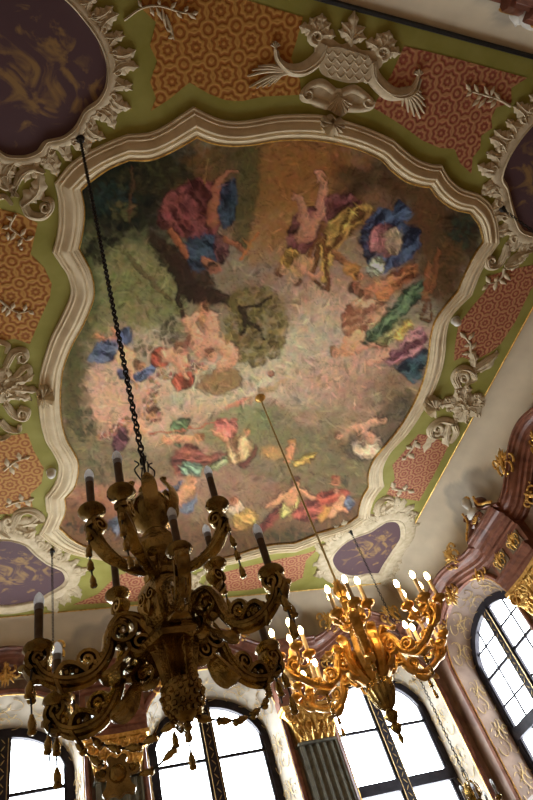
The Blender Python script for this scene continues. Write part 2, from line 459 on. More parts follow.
# ------------------------------------------------------------------ value noise and the paint canvas
NT = {}
def vnoise(x, y, seed=0):
    if seed not in NT: NT[seed] = np.random.RandomState(seed).rand(64, 64)
    T = NT[seed]
    xi = np.floor(x).astype(int); yi = np.floor(y).astype(int); fx = x - xi; fy = y - yi
    fx = fx*fx*(3-2*fx); fy = fy*fy*(3-2*fy)
    g = lambda a, b: T[a % 64, b % 64]
    return (g(xi, yi)*(1-fx)+g(xi+1, yi)*fx)*(1-fy) + (g(xi, yi+1)*(1-fx)+g(xi+1, yi+1)*fx)*fy
def fbm(x, y, seed=0, oct=4):
    s = 0; a = 1; t = 0
    for k in range(oct):
        s = s + a*vnoise(x*2**k, y*2**k, seed+k); t += a; a *= .55
    return s/t
def lin(c):
    c = np.asarray(c, float)/255.0
    return np.where(c <= .04045, c/12.92, ((c+.055)/1.055)**2.4)
class Canvas:
    def __init__(s, x0, y0, x1, y1, step):
        s.xs = np.arange(x0, x1+step*.5, step); s.ys = np.arange(y0, y1+step*.5, step)
        s.X, s.Y = np.meshgrid(s.xs, s.ys); s.step = step
        s.C = np.zeros(s.X.shape + (3,)); s.k = 0
        s.dx = (fbm(s.X/9, s.Y/9, 71)-.5); s.dy = (fbm(s.X/9, s.Y/9, 91)-.5)
    def sl(s, x0, y0, x1, y1):
        i0 = max(0, int((x0-s.xs[0])/s.step)-1); i1 = min(len(s.xs), int((x1-s.xs[0])/s.step)+2)
        j0 = max(0, int((y0-s.ys[0])/s.step)-1); j1 = min(len(s.ys), int((y1-s.ys[0])/s.step)+2)
        return slice(j0, max(j0, j1)), slice(i0, max(i0, i1))
    def mix(s, q, a, col):
        s.C[q] = s.C[q]*(1-a[..., None]) + col*a[..., None]
    def blob(s, cx, cy, rx, ry, col, a=1.0, soft=.5, rot=0, warp=0.0, seed=None):
        m = max(rx, ry)*1.5 + 3; q = s.sl(cx-m, cy-m, cx+m, cy+m); X, Y = s.X[q]-cx, s.Y[q]-cy
        if X.size == 0: return
        c, n = math.cos(math.radians(rot)), math.sin(math.radians(rot))
        u, v = (X*c+Y*n)/rx, (-X*n+Y*c)/ry; r = np.hypot(u, v)
        if warp: r = r + warp*(fbm(s.X[q]/8, s.Y[q]/8, seed or int(cx+cy) % 60)-.5)*2
        al = np.clip((1-r)/max(soft, .02)+.5, 0, 1); al = al*al*(3-2*al)
        s.mix(q, al*a, lin(col) if max(col) > 1 else np.array(col))
    def poly(s, pts, col, a=1.0, soft=1.6, warp=1.5, folds=0, fdir=None, smooth=True, hi=None, lo=None):
        P = np.array(catmull(pts, 5, True) if smooth else pts)
        q = s.sl(P[:, 0].min()-4, P[:, 1].min()-4, P[:, 0].max()+4, P[:, 1].max()+4)
        X = s.X[q]+warp*s.dx[q]*2; Y = s.Y[q]+warp*s.dy[q]*2
        if X.size == 0: return
        ins = np.zeros(X.shape, bool); D = np.full(X.shape, 1e9); n = len(P)
        for i in range(n):
            x1, y1 = P[i]; x2, y2 = P[(i+1) % n]
            if y1 != y2:
                cond = ((y1 > Y) != (y2 > Y)) & (X < (x2-x1)*(Y-y1)/(y2-y1)+x1); ins ^= cond
            ex, ey = x2-x1, y2-y1; L = ex*ex+ey*ey+1e-9
            t = np.clip(((X-x1)*ex+(Y-y1)*ey)/L, 0, 1); D = np.minimum(D, np.hypot(X-x1-t*ex, Y-y1-t*ey))
        sd = np.where(ins, D, -D); al = np.clip(sd/soft+.5, 0, 1)*a
        col = lin(col); cc = np.broadcast_to(col, X.shape+(3,)).copy()
        if folds:
            d = math.radians(fdir or 0); u = X*math.cos(d)+Y*math.sin(d); w = -X*math.sin(d)+Y*math.cos(d)
            bend = 5*(fbm(u/16, w/16, 33)-.5)*2
            m = fbm(u/17, (w+bend)*folds/1.9, 12, 3); m = np.clip((m-.5)*2.6+.5, 0, 1)
            hi_ = lin(hi) if hi else np.clip(col*1.9+.02, 0, 1); lo_ = lin(lo) if lo else col*.35
            cc = lo_*(1-m[..., None]) + hi_*m[..., None]
        edge = np.clip(1-np.abs(sd)/2.0, 0, 1)[..., None]*.35
        cc = cc*(1-edge*(sd[..., None] > -1))
        s.mix(q, al, cc)
    def limb(s, pts, ws, col, a=1.0):
        P = np.array(catmull([(*p, w) for p, w in zip(pts, ws)], 6))
        m = max(ws)+3; q = s.sl(P[:, 0].min()-m, P[:, 1].min()-m, P[:, 0].max()+m, P[:, 1].max()+m); X, Y = s.X[q]+1.6*s.dx[q], s.Y[q]+1.6*s.dy[q]
        if X.size == 0: return
        best = np.full(X.shape, -9.0); side = np.zeros(X.shape)
        for i in range(len(P)-1):
            x1, y1, w1 = P[i]; x2, y2, w2 = P[i+1]; ex, ey = x2-x1, y2-y1; L = ex*ex+ey*ey+1e-9
            t = np.clip(((X-x1)*ex+(Y-y1)*ey)/L, 0, 1); w = w1+(w2-w1)*t
            r = 1-np.hypot(X-x1-t*ex, Y-y1-t*ey)/w
            up = r > best; best = np.where(up, r, best); side = np.where(up, ((X-x1-t*ex)*.6+(Y-y1-t*ey)*-.8)/w, side)
        al = np.clip(best*3+.4, 0, 1)*a; col = lin(col)
        sh = 1.0 + .35*np.clip(side, -1, 1) - .35*np.clip(.35-best, 0, 1)
        s.mix(q, al, col*sh[..., None])
    def dabs(s, cx, cy, rx, ry, cols, n, r=(1.2, 3.2), seed=0, a=.8, rot=0):
        rn = random.Random(seed); c, k = math.cos(math.radians(rot)), math.sin(math.radians(rot))
        for i in range(n):
            t = rn.uniform(0, 6.283); m = math.sqrt(rn.random()); u, v = rx*m*math.cos(t), ry*m*math.sin(t)
            w = rn.uniform(*r)
            s.blob(cx+u*c-v*k, cy+u*k+v*c, w, w*rn.uniform(.4, .8), rn.choice(cols), a*rn.uniform(.6, 1), .7, rn.uniform(0, 180))
    def head(s, x, y, r, skin=(205, 150, 112), hair=(110, 70, 45), ha=200, fa=20):
        h = math.radians(ha); r = r*.9
        s.blob(x+r*.5*math.cos(h), y+r*.5*math.sin(h), r*1.05, r*.95, hair, .95, .5, ha, .35)
        s.blob(x, y, r*.72, r*.9, skin, .95, .55, ha, .2)
        s.blob(x-.35*r*math.cos(h+.8), y-.35*r*math.sin(h+.8), r*.3, r*.42, tuple(min(255, int(k*1.1)) for k in skin), .6, .9)
        s.blob(x+.2*r*math.cos(h-1.2), y+.2*r*math.sin(h-1.2), r*.3, r*.5, tuple(int(k*.62) for k in skin), .55, .9, ha)
        s.blob(x-.1*r, y+.05*r, r*.12, r*.3, tuple(int(k*.6) for k in skin), .5, .9, ha+80)

# ------------------------------------------------------------------ cove above the cornice
def cove():
    mb = MB(); cols = []
    L = {'far': ((CX0, CX1), CY1, .58, 1), 'back': ((CX0, CX1), CY0, -.75, 1), 'right': ((CY0, CY1), CX1, .77, 0), 'left': ((CY0, CY1), CX0, -.77, 0)}
    ext = {'far': (-.77, .77), 'back': (-.77, .77), 'right': (-.75, .58), 'left': (-.75, .58)}
    for k, ((a0, a1), e, w, ax) in L.items():
        piers = [(BAYS[k][i]+BAYS[k][i+1])/2 for i in range(2)]
        if k == 'back': piers[0], piers[1] = 1.5, 4.95
        rows = []; n = 160
        for t in np.linspace(0, 1, 22):
            off = math.sin(t*math.pi/2); z = CZ - .95*(1-math.cos(t*math.pi/2))
            row = []
            for i in range(n+1):
                s0 = a0 + ext[k][0]*off; s1 = a1 + ext[k][1]*off; s = s0 + (s1-s0)*i/n
                row.append((s, e + w*off, z) if ax else (e + w*off, s, z))
            S_ = np.array([q[0 if ax else 1] for q in row]); T_ = np.full(S_.shape, t)
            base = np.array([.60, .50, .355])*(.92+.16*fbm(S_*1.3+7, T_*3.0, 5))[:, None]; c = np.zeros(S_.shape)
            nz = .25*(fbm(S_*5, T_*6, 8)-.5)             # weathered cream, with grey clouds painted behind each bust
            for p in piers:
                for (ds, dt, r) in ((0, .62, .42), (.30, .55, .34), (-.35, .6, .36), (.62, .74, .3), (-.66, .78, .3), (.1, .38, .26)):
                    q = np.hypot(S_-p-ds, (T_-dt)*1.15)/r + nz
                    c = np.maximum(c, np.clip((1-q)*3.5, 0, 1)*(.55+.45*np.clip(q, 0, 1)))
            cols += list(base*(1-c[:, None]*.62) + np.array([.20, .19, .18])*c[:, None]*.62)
            rows.append(row)
        mb.grid(rows)
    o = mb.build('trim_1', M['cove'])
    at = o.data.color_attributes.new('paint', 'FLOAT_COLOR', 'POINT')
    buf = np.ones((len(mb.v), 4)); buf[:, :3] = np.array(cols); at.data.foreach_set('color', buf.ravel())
    return tag(o, kind='structure')
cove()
# gilt bead round the flat ceiling, black bead standing in for the shade of the back-edge gap
E_ = [(CX0, CY0), (CX1, CY0), (CX1, CY1), (CX0, CY1)]
for i in range(4):
    a, b = E_[i], E_[(i+1) % 4]
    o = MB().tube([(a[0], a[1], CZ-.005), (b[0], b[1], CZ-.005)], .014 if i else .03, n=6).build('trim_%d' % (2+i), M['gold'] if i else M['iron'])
    tag(o, kind='structure')

# ------------------------------------------------------------------ cornice, pilasters, entablature
def ztop(wall, s):
    z = 6.40 if wall in ('right', 'left') else 6.50
    for i, c in enumerate(BAYS[wall]):
        amp = .55 if (i == 1 or wall in ('far', 'back')) else .30
        q = min(1, abs(s-c)/1.35); z += amp*(.5+.5*math.cos(math.pi*q))**.8
    return z
PROF = [(-.02, 0), (.36, 0), (.37, -.045), (.33, -.06), (.32, -.10), (.28, -.12), (.25, -.17), (.19, -.20), (.185, -.27), (.14, -.29), (.135, -.36), (.08, -.39), (.07, -.43), (-.02, -.44)]
def piers(wall):
    B = sorted(BAYS[wall]); _, _, _, s0, s1 = wl(wall)
    return [(B[i]+B[i+1])/2 for i in range(2)]
def cornice(wall, name):
    mb = MB(); _, _, _, s0, s1 = wl(wall); pr = piers(wall)
    S = sorted(set(list(np.linspace(s0, s1, 150)) + [p+d for p in pr for d in (-.52, -.519, .519, .52)]))
    rows = []
    for s in S:
        ress = .10 if any(abs(s-p) < .5195 for p in pr) else 0.0
        zt = ztop(wall, s)
        d = min(s-s0, s1-s)
        rows.append([WP(wall, s, zt+dz, (o+ress if o > 0 else o)) for o, dz in PROF])
    mb.grid(rows)
    return tag(mb.build(name, M['marble'], angle=32), kind='structure')
CORN = {}
for i, w in enumerate(('far', 'right', 'left', 'back')):
    CORN[w] = cornice(w, 'trim_%d' % (6+i))

def rocaille(seed, w=.5, h=.5):
    """a carved gilt spray in the x (tangent), z plane, bulging to +y"""
    rn = random.Random(seed); mb = MB()
    for sg in (-1, 1):
        for k in range(2):
            pts = []
            for i in range(15):
                a = -1.2 + i*.36; r = (.24-.014*i)*(1-.25*k)
                pts.append((sg*(w*(.18+.22*k) + r*w*math.cos(a)), .03+.02*math.sin(a), h*(-.12+.25*k) + r*h*1.1*math.sin(a)))
            mb.tube(pts, [.028*(1-.5*i/14)*(w/.5) for i in range(15)], n=6)
        for k in range(5):
            a = math.radians(20+32*k); L = .5*(1-.1*abs(k-2))
            x0, z0 = sg*.06*w, .05*h
            pts = [(x0+sg*w*L*t*math.cos(a), .05*math.sin(t*3), z0+h*L*t*math.sin(a)+.05*h*t*t*(2-k)) for t in (0, .25, .5, .75, 1)]
            mb.tube(pts, [.012, .03*w/.5, .034*w/.5, .022*w/.5, .004], [.01, .018, .02, .014, .004], n=6, binormal=(0, 1, 0))
    for k in range(5):
        mb.ball(((rn.random()-.5)*.3*w, .05, -.25*h+(rn.random()-.5)*.3*h), .03*w/.5, 8, 5)
    mb.tube([(0, .04, -.5*h), (0.02*w, .06, -.2*h), (0, .06, .1*h), (0, .03, .62*h)], [.01, .035*w/.5, .04*w/.5, .006], n=7)
    return mb
ROC = {k: rocaille(k, .5, .5) for k in (1, 2, 3)}
roc_src = {}
def put_rocaille(wall, parent, s, z, out, size=1.0, k=1, tilt=0.0, mat='gold', lean=0.0):
    key = (k, mat)
    O, T, Nn, _, _ = wl(wall)
    p = WP(wall, s, z, out)
    if key not in roc_src:
        me_o = ROC[k].build('gilt_ornament', M[mat]); roc_src[key] = me_o.data
        bpy.data.objects.remove(me_o)
    o = bpy.data.objects.new('gilt_ornament', roc_src[key]); COL.objects.link(o)
    up = Vector((0, 0, 1)); Rm = Matrix((( T.x, Nn.x, 0), (T.y, Nn.y, 0), (0, 0, 1))).to_4x4()
    mx = Matrix.Translation(p) @ Rm @ Matrix.Rotation(tilt, 4, 'Y') @ Matrix.Rotation(lean, 4, 'X') @ Matrix.Scale(size, 4)
    if parent:
        o.parent = parent; mx = Matrix.Translation(-Vector(parent.location)) @ mx
    o.matrix_basis = mx
    return o
def pilaster(wall, p, idx):
    root = tag(empty('trim_%d' % idx, WP(wall, p, -EYE)), kind='structure'); L0 = root.location
    def part(mb, name, mat, **kw):
        mb.xf(lambda v: (v[0]-L0.x, v[1]-L0.y, v[2]-L0.z)); return mb.build(name, mat, root, **kw)
    hw = .36; sec = [(-hw, 0), (-hw, .15)]
    for k in range(5):                                # five flutes
        a = -hw+.07+k*.145; b = a+.105
        sec += [(a-.001, .15)] + [(a+(b-a)*q, .15-.05*math.sin(math.pi*q)) for q in (0, .2, .4, .6, .8, 1)] + [(b+.001, .15)]
    sec += [(hw, .15), (hw, 0)]
    part(MB().grid([[WP(wall, p+s, z, o) for s, o in sec] for z in (-EYE+.3, 4.52)]), 'pilaster_shaft', M['pil'], angle=50)
    part(MB().tube([WP(wall, p+s, 4.54, o) for s, o in ((-hw-.02, 0), (-hw-.02, .17), (hw+.02, .17), (hw+.02, 0))], .03, n=6), 'astragal', M['pil'])
    # gilt capital: flaring bell, abacus, volutes and leaves
    rows = []
    for z, q, o in ((4.56, .36, .15), (4.70, .37, .17), (4.88, .41, .20), (5.02, .47, .25), (5.12, .53, .30), (5.13, .56, .33), (5.20, .56, .33), (5.21, .50, .28)):
        rows.append([WP(wall, p-q, z, 0), WP(wall, p-q, z, o), WP(wall, p-q*.5, z, o-.03), WP(wall, p, z, o-.05), WP(wall, p+q*.5, z, o-.03), WP(wall, p+q, z, o), WP(wall, p+q, z, 0)])
    cap = part(MB().grid(rows), 'capital', M['gold'], angle=30)
    for sg in (-1, 1):
        pts = []
        for i in range(22):
            a = i*.62; r = .115*(1-i/26); pts.append(WP(wall, p+sg*(.44+r*math.cos(a)*-1), 5.0+r*math.sin(a), .30-.002*i))
        part(MB().tube(pts, [.028*(1-i/40) for i in range(22)], [.04]*22, n=6, binormal=wl(wall)[2]), 'volute', M['gold'])
        for k in range(3):
            s_ = p+sg*(.08+.13*k); pts = [WP(wall, s_, 4.58, .17), WP(wall, s_+sg*.02, 4.72, .22), WP(wall, s_+sg*.03, 4.84, .26), WP(wall, s_+sg*.04, 4.88, .33), WP(wall, s_+sg*.04, 4.83, .36)]
            part(MB().tube(catmull(pts, 3), [.03+.03*math.sin(math.pi*i/12) for i in range(13)], .012, n=6, binormal=wl(wall)[2]), 'acanthus_leaf', M['gold'])
    part(MB().tube([WP(wall, p+.09*math.sin(i*.9)*(1-i/12), 5.0+.012*i, .28) for i in range(11)], .03, n=6), 'fleuron', M['gold'])
    for ds, z, sz, k in ((0, 4.86, .95, 2), (-.24, 4.74, .6, 1), (.24, 4.74, .6, 3), (-.2, 5.0, .5, 2), (.2, 5.0, .5, 2)):
        put_rocaille(wall, root, p+ds, z, .19+.25*(z-4.6), sz, k)
    # entablature block above the capital
    zt = ztop(wall, p) - .42
    b = MB(); bw = .56
    prof = [(.0, 5.22), (.24, 5.22), (.24, 5.32), (.28, 5.34), (.28, 5.44), (.33, 5.47), (.33, 5.52), (.20, 5.54), (.20, zt-.08), (.25, zt-.05), (.25, zt), (0, zt)]
    for sg in (-1, 1):
        pass
    rows = [[WP(wall, p-bw, z, 0) for o, z in prof]] + [[WP(wall, p-bw, z, o) for o, z in prof], [WP(wall, p+bw, z, o) for o, z in prof]] + [[WP(wall, p+bw, z, 0) for o, z in prof]]
    part(b.grid(rows), 'entablature_block', M['marble'], angle=30)
    for sg in (-1, 1):
        part(MB().box(*[[f(a, b_) for a, b_ in zip(WP(wall, p+sg*.27-.2, 5.6, .19), WP(wall, p+sg*.27+.2, zt-.12, .225))] for f in (min, max)]), 'frieze_panel', M['frieze'], smooth=False)
        put_rocaille(wall, root, p+sg*.27, (5.6+zt-.12)/2, .23, .62, 2, 0)
    return root
ti = 10
for w in ('far', 'right'):
    for p in piers(w):
        pilaster(w, p, ti); ti += 1
# gilt shells on the shoulders of the cornice and at the crown of each arch
for w in ('far', 'right'):
    for i, c in enumerate(BAYS[w]):
        for sg in (-1, 1):
            s = c + sg*.78
            if wl(w)[3]+.2 < s < wl(w)[4]-.2:
                put_rocaille(w, CORN[w], s, ztop(w, s)+.08, .30, 1.0, 1, -sg*.5)
        put_rocaille(w, CORN[w], c, ztop(w, c)-.42, .14, .9, 3, math.pi)
        for sg in (-1, 1):
            put_rocaille(w, CORN[w], c+sg*.95, arch(.95, HWF, SPF, RIF)+.16, .06, .85, 1, sg*.7)

# bust cartouches sitting on the cornice above the piers
def bust_cartouche(wall, p, label, z=None):
    zt = (z if z is not None else ztop(wall, p)) - .02
    root = tag(empty('bust_cartouche', WP(wall, p, zt)), label, 'sculpture', 'busts on cornice cartouches'); L0 = root.location
    def part(mb, name, mat, **kw):
        mb.xf(lambda v: (v[0]-L0.x, v[1]-L0.y, v[2]-L0.z)); return mb.build(name, mat, root, **kw)
    P = lambda s, z, o: WP(wall, p+s, zt+z, o)
    for sg in (-1, 1):                                # red marble scrolls leaning to the middle
        pts = [(.62, -.05), (.52, .02), (.42, .10), (.30, .16), (.20, .25), (.18, .36), (.25, .42), (.31, .37), (.28, .31)]
        q = catmull(pts, 4)
        part(MB().tube([P(sg*a, b, .32) for a, b in q], [.055*(1-.35*i/len(q)) for i in range(len(q))], .11, n=8, binormal=wl(wall)[2]), 'scroll', M['marble'])
        q = catmull([(.56, .07), (.44, .17), (.32, .24), (.24, .33), (.25, .5)], 4)
        part(MB().tube([P(sg*a, b, .41) for a, b in q], [.012+.02*abs(math.sin(i*1.9)) for i in range(len(q))], .03, n=6), 'gilt_leaf', M['gold'])
    mb = MB()
    for k in range(9):                                # shell
        a = math.radians(-20+27.5*k)
        mb.tube([P(.03*math.cos(a), .08+.03*math.sin(a), .4), P(.11*math.cos(a), .08+.11*math.sin(a), .44), P(.2*math.cos(a), .08+.2*math.sin(a), .41)], [.01, .03, .034], n=6)
    part(mb, 'shell', M['marble'])
    mb = MB()
    for k in range(5):
        a = math.radians(30+30*k); mb.tube([P(.02*math.cos(a), .07+.02*math.sin(a), .46), P(.1*math.cos(a), .07+.1*math.sin(a), .47), P(.15*math.cos(a), .07+.13*math.sin(a), .45)], [.008, .022, .006], n=5)
    part(mb, 'gilt_palmette', M['gold'])
    # the bust: shoulders, neck, head in one surface
    prof = [(.001, .20), (.10, .21), (.16, .26), (.155, .31), (.10, .36), (.058, .39), (.052, .43), (.075, .47), (.092, .52), (.095, .57), (.082, .62), (.05, .66), (.001, .675)]
    m = MB(); n = 16
    rows = []
    for r, z in prof:
        fl = .75 if z < .38 else 1.0
        rows.append([P(r*math.cos(2*math.pi*k/n), z, .40 + r*fl*math.sin(2*math.pi*k/n) + (.02 if .45 < z < .56 and math.sin(2*math.pi*k/n) > .9 else 0)) for k in range(n)])
    m.grid(rows, closed_v=True)
    m.tube([P(0, .555, .485), P(0, .52, .515), P(0, .505, .49)], [.010, .016, .012], n=6)
    part(m, 'bust', M['stone'], angle=180)
    m = MB()
    for k in range(9):
        a = math.radians(k*22.5); m.ball(P(.085*math.cos(a), .60+.07*math.sin(a), .37), .032, 8, 5)
        m.ball(P(.05*math.cos(a), .64+.04*math.sin(a), .35), .035, 8, 5)
    part(m, 'gilt_hair', M['gold'])
    return root
bust_cartouche('right', piers('right')[1], 'white bust with gilt hair on red marble scrolls above a gilt capital')
bust_cartouche('back', 4.92, 'white bust with gilt hair above the dark back wall cornice')

# ------------------------------------------------------------------ ceiling frame round the fresco (traced, then set on the ceiling plane)
SEG = [  # each: outer edge, inner edge; segments meet in cusps
 ([(54.4,183),(69,164.6),(86,152.4),(105.6,142.7),(127.6,133.7)], [(82,189.5),(95.9,178),(110.5,168.3),(128.8,160.5)]),
 ([(127.6,133.7),(140,133.2),(152,131.2),(166.8,123.9),(181.5,114),(193.2,106.3)], [(128.8,160.5),(144,161),(154.6,159.3),(169.3,153.2),(183.9,145.4),(196.6,138)]),
 ([(193.2,106.3),(205.9,113),(220.5,119),(237.6,121),(254.6,119),(270,116),(284.4,114.4),(318.5,114.4),(345.4,120.5),(367.3,127.8),(393,139)],
  [(196.6,138),(210.7,143.4),(230,146.3),(249.8,145.4),(270,142.2),(284.4,140.5),(308.8,140.5),(333,143.7),(357.6,149.8),(377,158.3),(385,165)]),
 ([(393,139),(402,147.3),(416.6,158.3),(431.2,163.9),(441.5,164.4)], [(385,165),(389.8,170.5),(404.4,181.5),(419,186.3),(428.8,187.6)]),
 ([(441.5,164.4),(448.3,176.6),(460.5,187.6),(477.6,193.2)], [(428.8,187.6),(438.5,199.8),(453,209.5),(469,213.2)]),
 ([(477.6,193.2),(489.8,203.4),(497,220.5),(498.8,241.9)], [(469,213.2),(477.6,225.4),(482,241.2)]),
 ([(498.8,241.9),(490.2,254.4),(480.5,271.5),(471.2,294.6)], [(482,241.2),(473.2,254.4),(463.4,273.9),(456.6,290.5)]),
 ([(471.2,294.6),(458.5,306.8),(450,317.8),(445.9,334.9),(444.8,352),(441.5,369.5),(432.9,391.5),(420.7,413.4),(407.3,433),(391.5,450),(383.5,464.6),(382.2,476),(383.9,485.1)],
  [(456.6,290.5),(443.9,305.6),(434.1,320.2),(429.3,337.3),(427.8,352),(424.4,372),(415.9,396.3),(401.2,423.2),(384.1,445.1),(372.5,459.8),(367.4,474.3),(367.6,486.3)]),
 ([(383.9,485.1),(375.4,496),(370.5,508.3),(369.3,518)], [(367.6,486.3),(360.7,498.5),(357,515.6)]),
 ([(369.3,518),(351,529),(326.6,537.6),(314.6,543.9),(295,551.2)], [(357,515.6),(343.7,524.1),(319.3,531.5),(312,534.9),(293.9,542.2)]),
 ([(295,551.2),(273.2,552.7),(253.7,557.6),(226.8,564),(190,568),(152,568)], [(293.9,542.2),(270.7,543.9),(248.8,549.5),(229.3,555.6),(190,560.5),(152,560.5)]),
 ([(152,568),(130,562.7),(97.6,558.3),(73.2,553.4),(53.7,544.9),(39,533.4)], [(152,560.5),(130,557),(109.8,553.9),(90.2,547.3),(73.2,538.8),(59.8,526.6)]),
 ([(39,533.4),(48,515),(46.3,509.8),(45.1,496.3)], [(59.8,526.6),(66.3,509.8),(65.4,497.6)]),
 ([(45.1,496.3),(54.9,482.9),(58.5,465.9),(53.7,453.7),(45.1,439),(40.2,419.5),(38.3,400),(39.5,377.6),(43.9,358),(51.2,336.1),(61,316.6),(69.5,297),(70.2,285),(66,272),(61,264.9),(52.4,251.5)],
  [(65.4,497.6),(75.6,485.4),(79.3,465.9),(75.6,453.7),(67.1,439),(62.2,419.5),(61,400),(62,382),(64.6,365.4),(73.2,343.4),(84.1,323.9),(93.9,299.5),(94.6,285),(92.5,274),(89,264.9),(80,248.3)]),
 ([(52.4,251.5),(56.1,238),(58.5,221),(58,199),(54.4,183)], [(80,248.3),(84.1,228.3),(85.4,208.8),(82,189.5)]),
]
OUT, INN = [], []
for o, i in SEG:
    co, ci = catmull(o, 8), catmull(i, 8)
    L = np.linalg.norm(np.diff(np.array(co), axis=0), axis=1).sum(); n = max(8, int(L/2.2))
    OUT += list(resample(co, n)[:-1]); INN += list(resample(ci, n)[:-1])
FPROF = [(0, 0), (0, .025), (.04, .04), (.09, .04), (.10, .028), (.15, .028), (.16, .045), (.20, .052), (.24, .045), (.26, .03), (.31, .034), (.38, .05), (.46, .07), (.54, .078), (.60, .074), (.62, .055), (.66, .05), (.68, .06), (.73, .064), (.77, .058), (.79, .042), (.84, .04), (.86, .03), (.95, .026), (.95, .0)]
def ring(prof):
    rows = []
    for o, i in zip(OUT, INN):
        row = []
        for t, hgt in prof:
            x, y = cp(o[0]*(1-t)+i[0]*t, o[1]*(1-t)+i[1]*t); row.append((x, y, CZ-hgt))
        rows.append(row)
    return MB().grid(rows, closed_u=True)
fr = tag(empty('fresco_frame', (3.4, 5.7, CZ)), 'cream moulded plaster frame curving round the ceiling fresco', 'frame')
sub = lambda v: (v[0]-3.4, v[1]-5.7, v[2]-CZ)
ring(FPROF).xf(sub).build('moulding', M['mould'], fr, angle=28)
tag(ring([(.94, .0), (.94, .034), (.97, .044), (1.0, .03), (1.0, 0)]).xf(sub).build('gilt_fillet', M['gold'], fr), 'narrow gilt inner edge')
#FRESCO

# ------------------------------------------------------------------ the painted ceiling picture (a loose stand-in: sky, hills, trees, draped figures)
def paint_fresco():
    cv = Canvas(52, 128, 502, 574, 1.15); C, X, Y = cv.C, cv.X, cv.Y
    def bgmix(x, y, rx, ry, col, a=1, rot=0, warp=.5, soft=1.2): cv.blob(x, y, rx, ry, col, a, soft, rot, warp)
    C[:] = lin((150, 134, 108))
    SK = (216, 158, 120)
    for b in [  # broad grounds
        (110,200,75,70,(34,31,20),1),(160,175,60,40,(52,46,26),1),(295,185,85,65,(148,98,46),1),(300,165,70,30,(128,76,34),.9),(240,180,28,50,(84,72,38),.9),
        (380,190,50,30,(78,56,34),1),(425,225,40,50,(98,66,38),1),(465,235,25,30,(52,42,26),1),(445,270,25,40,(88,64,38),1),
        (90,330,40,90,(104,102,58),1),(150,300,70,55,(132,128,80),1),(120,285,60,35,(136,130,84),.8),
        (330,300,60,45,(172,128,104),.9),(240,300,50,40,(150,124,100),.6),(330,340,50,50,(206,170,132),.85),
        (290,380,64,58,(206,190,152),.95),(200,400,80,40,(202,186,150),.9),(260,420,60,25,(186,176,148),.7),
        (350,390,70,45,(180,142,118),.9),(390,400,45,35,(168,134,110),.8),(110,400,45,60,(206,164,134),.95),(140,430,60,25,(204,164,136),.8),
        (73,390,14,80,(82,80,42),.9),(85,300,14,50,(84,84,46),.8),
        (130,455,75,22,(134,126,94),.9),(90,450,30,20,(128,118,84),.8),(215,450,50,35,(176,138,112),.7),
        (120,505,60,40,(180,132,104),.9),(95,520,40,28,(150,104,74),.9),(160,480,30,18,(190,140,114),.7),
        (285,450,50,30,(158,142,104),.8),(240,480,60,25,(160,128,108),.8),(300,430,60,26,(142,130,96),.9),(330,460,60,30,(134,118,84),.9),
        (250,540,90,18,(122,100,66),.9),(330,500,60,35,(136,106,78),.9),(170,540,60,22,(136,102,72),.9),(360,470,30,40,(126,96,66),.9),
        (395,420,30,40,(120,98,72),.8),(410,390,24,30,(134,112,80),.8)]:
        bgmix(*b[:5], a=b[5])
    # clouds: warm and cool patches
    rn = random.Random(4)
    for k in range(90):
        x, y = rn.uniform(100, 420), rn.uniform(300, 480)
        col = rn.choice([(214,186,152),(206,164,136),(190,176,150),(222,176,142),(176,146,126),(188,136,112),(168,160,138)])
        cv.blob(x, y, rn.uniform(7, 26), rn.uniform(4, 12), col, rn.uniform(.15, .42), 1.1, rn.uniform(-40, 20), .5, k)
    for k in range(40):
        x, y = rn.uniform(230, 400), rn.uniform(150, 300)
        cv.blob(x, y, rn.uniform(6, 24), rn.uniform(4, 10), rn.choice([(160,108,58),(130,86,46),(146,116,74),(168,124,92)]), rn.uniform(.1, .35), 1.1, rn.uniform(-60, 60), .5, k)
    # shaft of golden light
    cv.poly([(262,146),(330,150),(326,228),(298,262),(252,262),(246,245),(256,190)], (168,116,58), .45, 8)
    cv.poly([(240,152),(260,150),(256,200),(246,245),(236,250),(232,200)], (92,82,44), .75, 5)
    # hills at the window end
    cv.poly([(245,440),(262,405),(285,412),(300,425),(318,430),(335,448),(350,455),(372,452),(392,440),(395,470),(350,500),(280,480),(240,470)], (126,120,88), .75, 5, 3)
    cv.poly([(352,436),(372,418),(392,402),(412,392),(404,424),(384,448),(362,462),(346,452)], (92,82,66), .85, 4, 3)
    cv.poly([(70,470),(88,452),(120,448),(160,456),(195,446),(210,470),(160,480),(110,482),(76,486)], (124,116,86), .7, 5, 3)
    cv.poly([(200,440),(215,415),(250,402),(272,412),(262,440),(235,455)], (136,138,94), .8, 5, 3)
    cv.poly([(66,500),(90,508),(130,522),(180,532),(240,528),(300,520),(350,506),(362,520),(330,534),(280,545),(220,560),(150,562),(90,550),(64,530)], (110,86,56), .6, 8, 3)
    # foliage: dark corner, olive trees, tree by the putti
    cv.dabs(118,195,42,36,[(30,34,24),(40,42,26),(22,24,18),(52,50,28)],240,(2,5),1)
    cv.dabs(112,198,22,16,[(44,58,50),(52,64,52),(34,46,40)],60,(2,5),2)
    cv.dabs(125,212,14,9,[(110,98,54),(90,84,48)],36,(1.5,4),3)
    cv.dabs(150,178,34,18,[(66,60,32),(54,48,26),(80,70,38)],130,(1.5,4),4)
    cv.dabs(105,250,20,14,[(36,34,22),(30,28,18)],60,(2,5),5)
    cv.limb([(131,165),(132,190),(129,222)], [1.4,1.8,1.2], (92,62,36))
    cv.dabs(148,292,42,34,[(132,128,70),(112,112,58),(150,140,84),(94,96,50)],260,(1.5,4.5),6,.6)
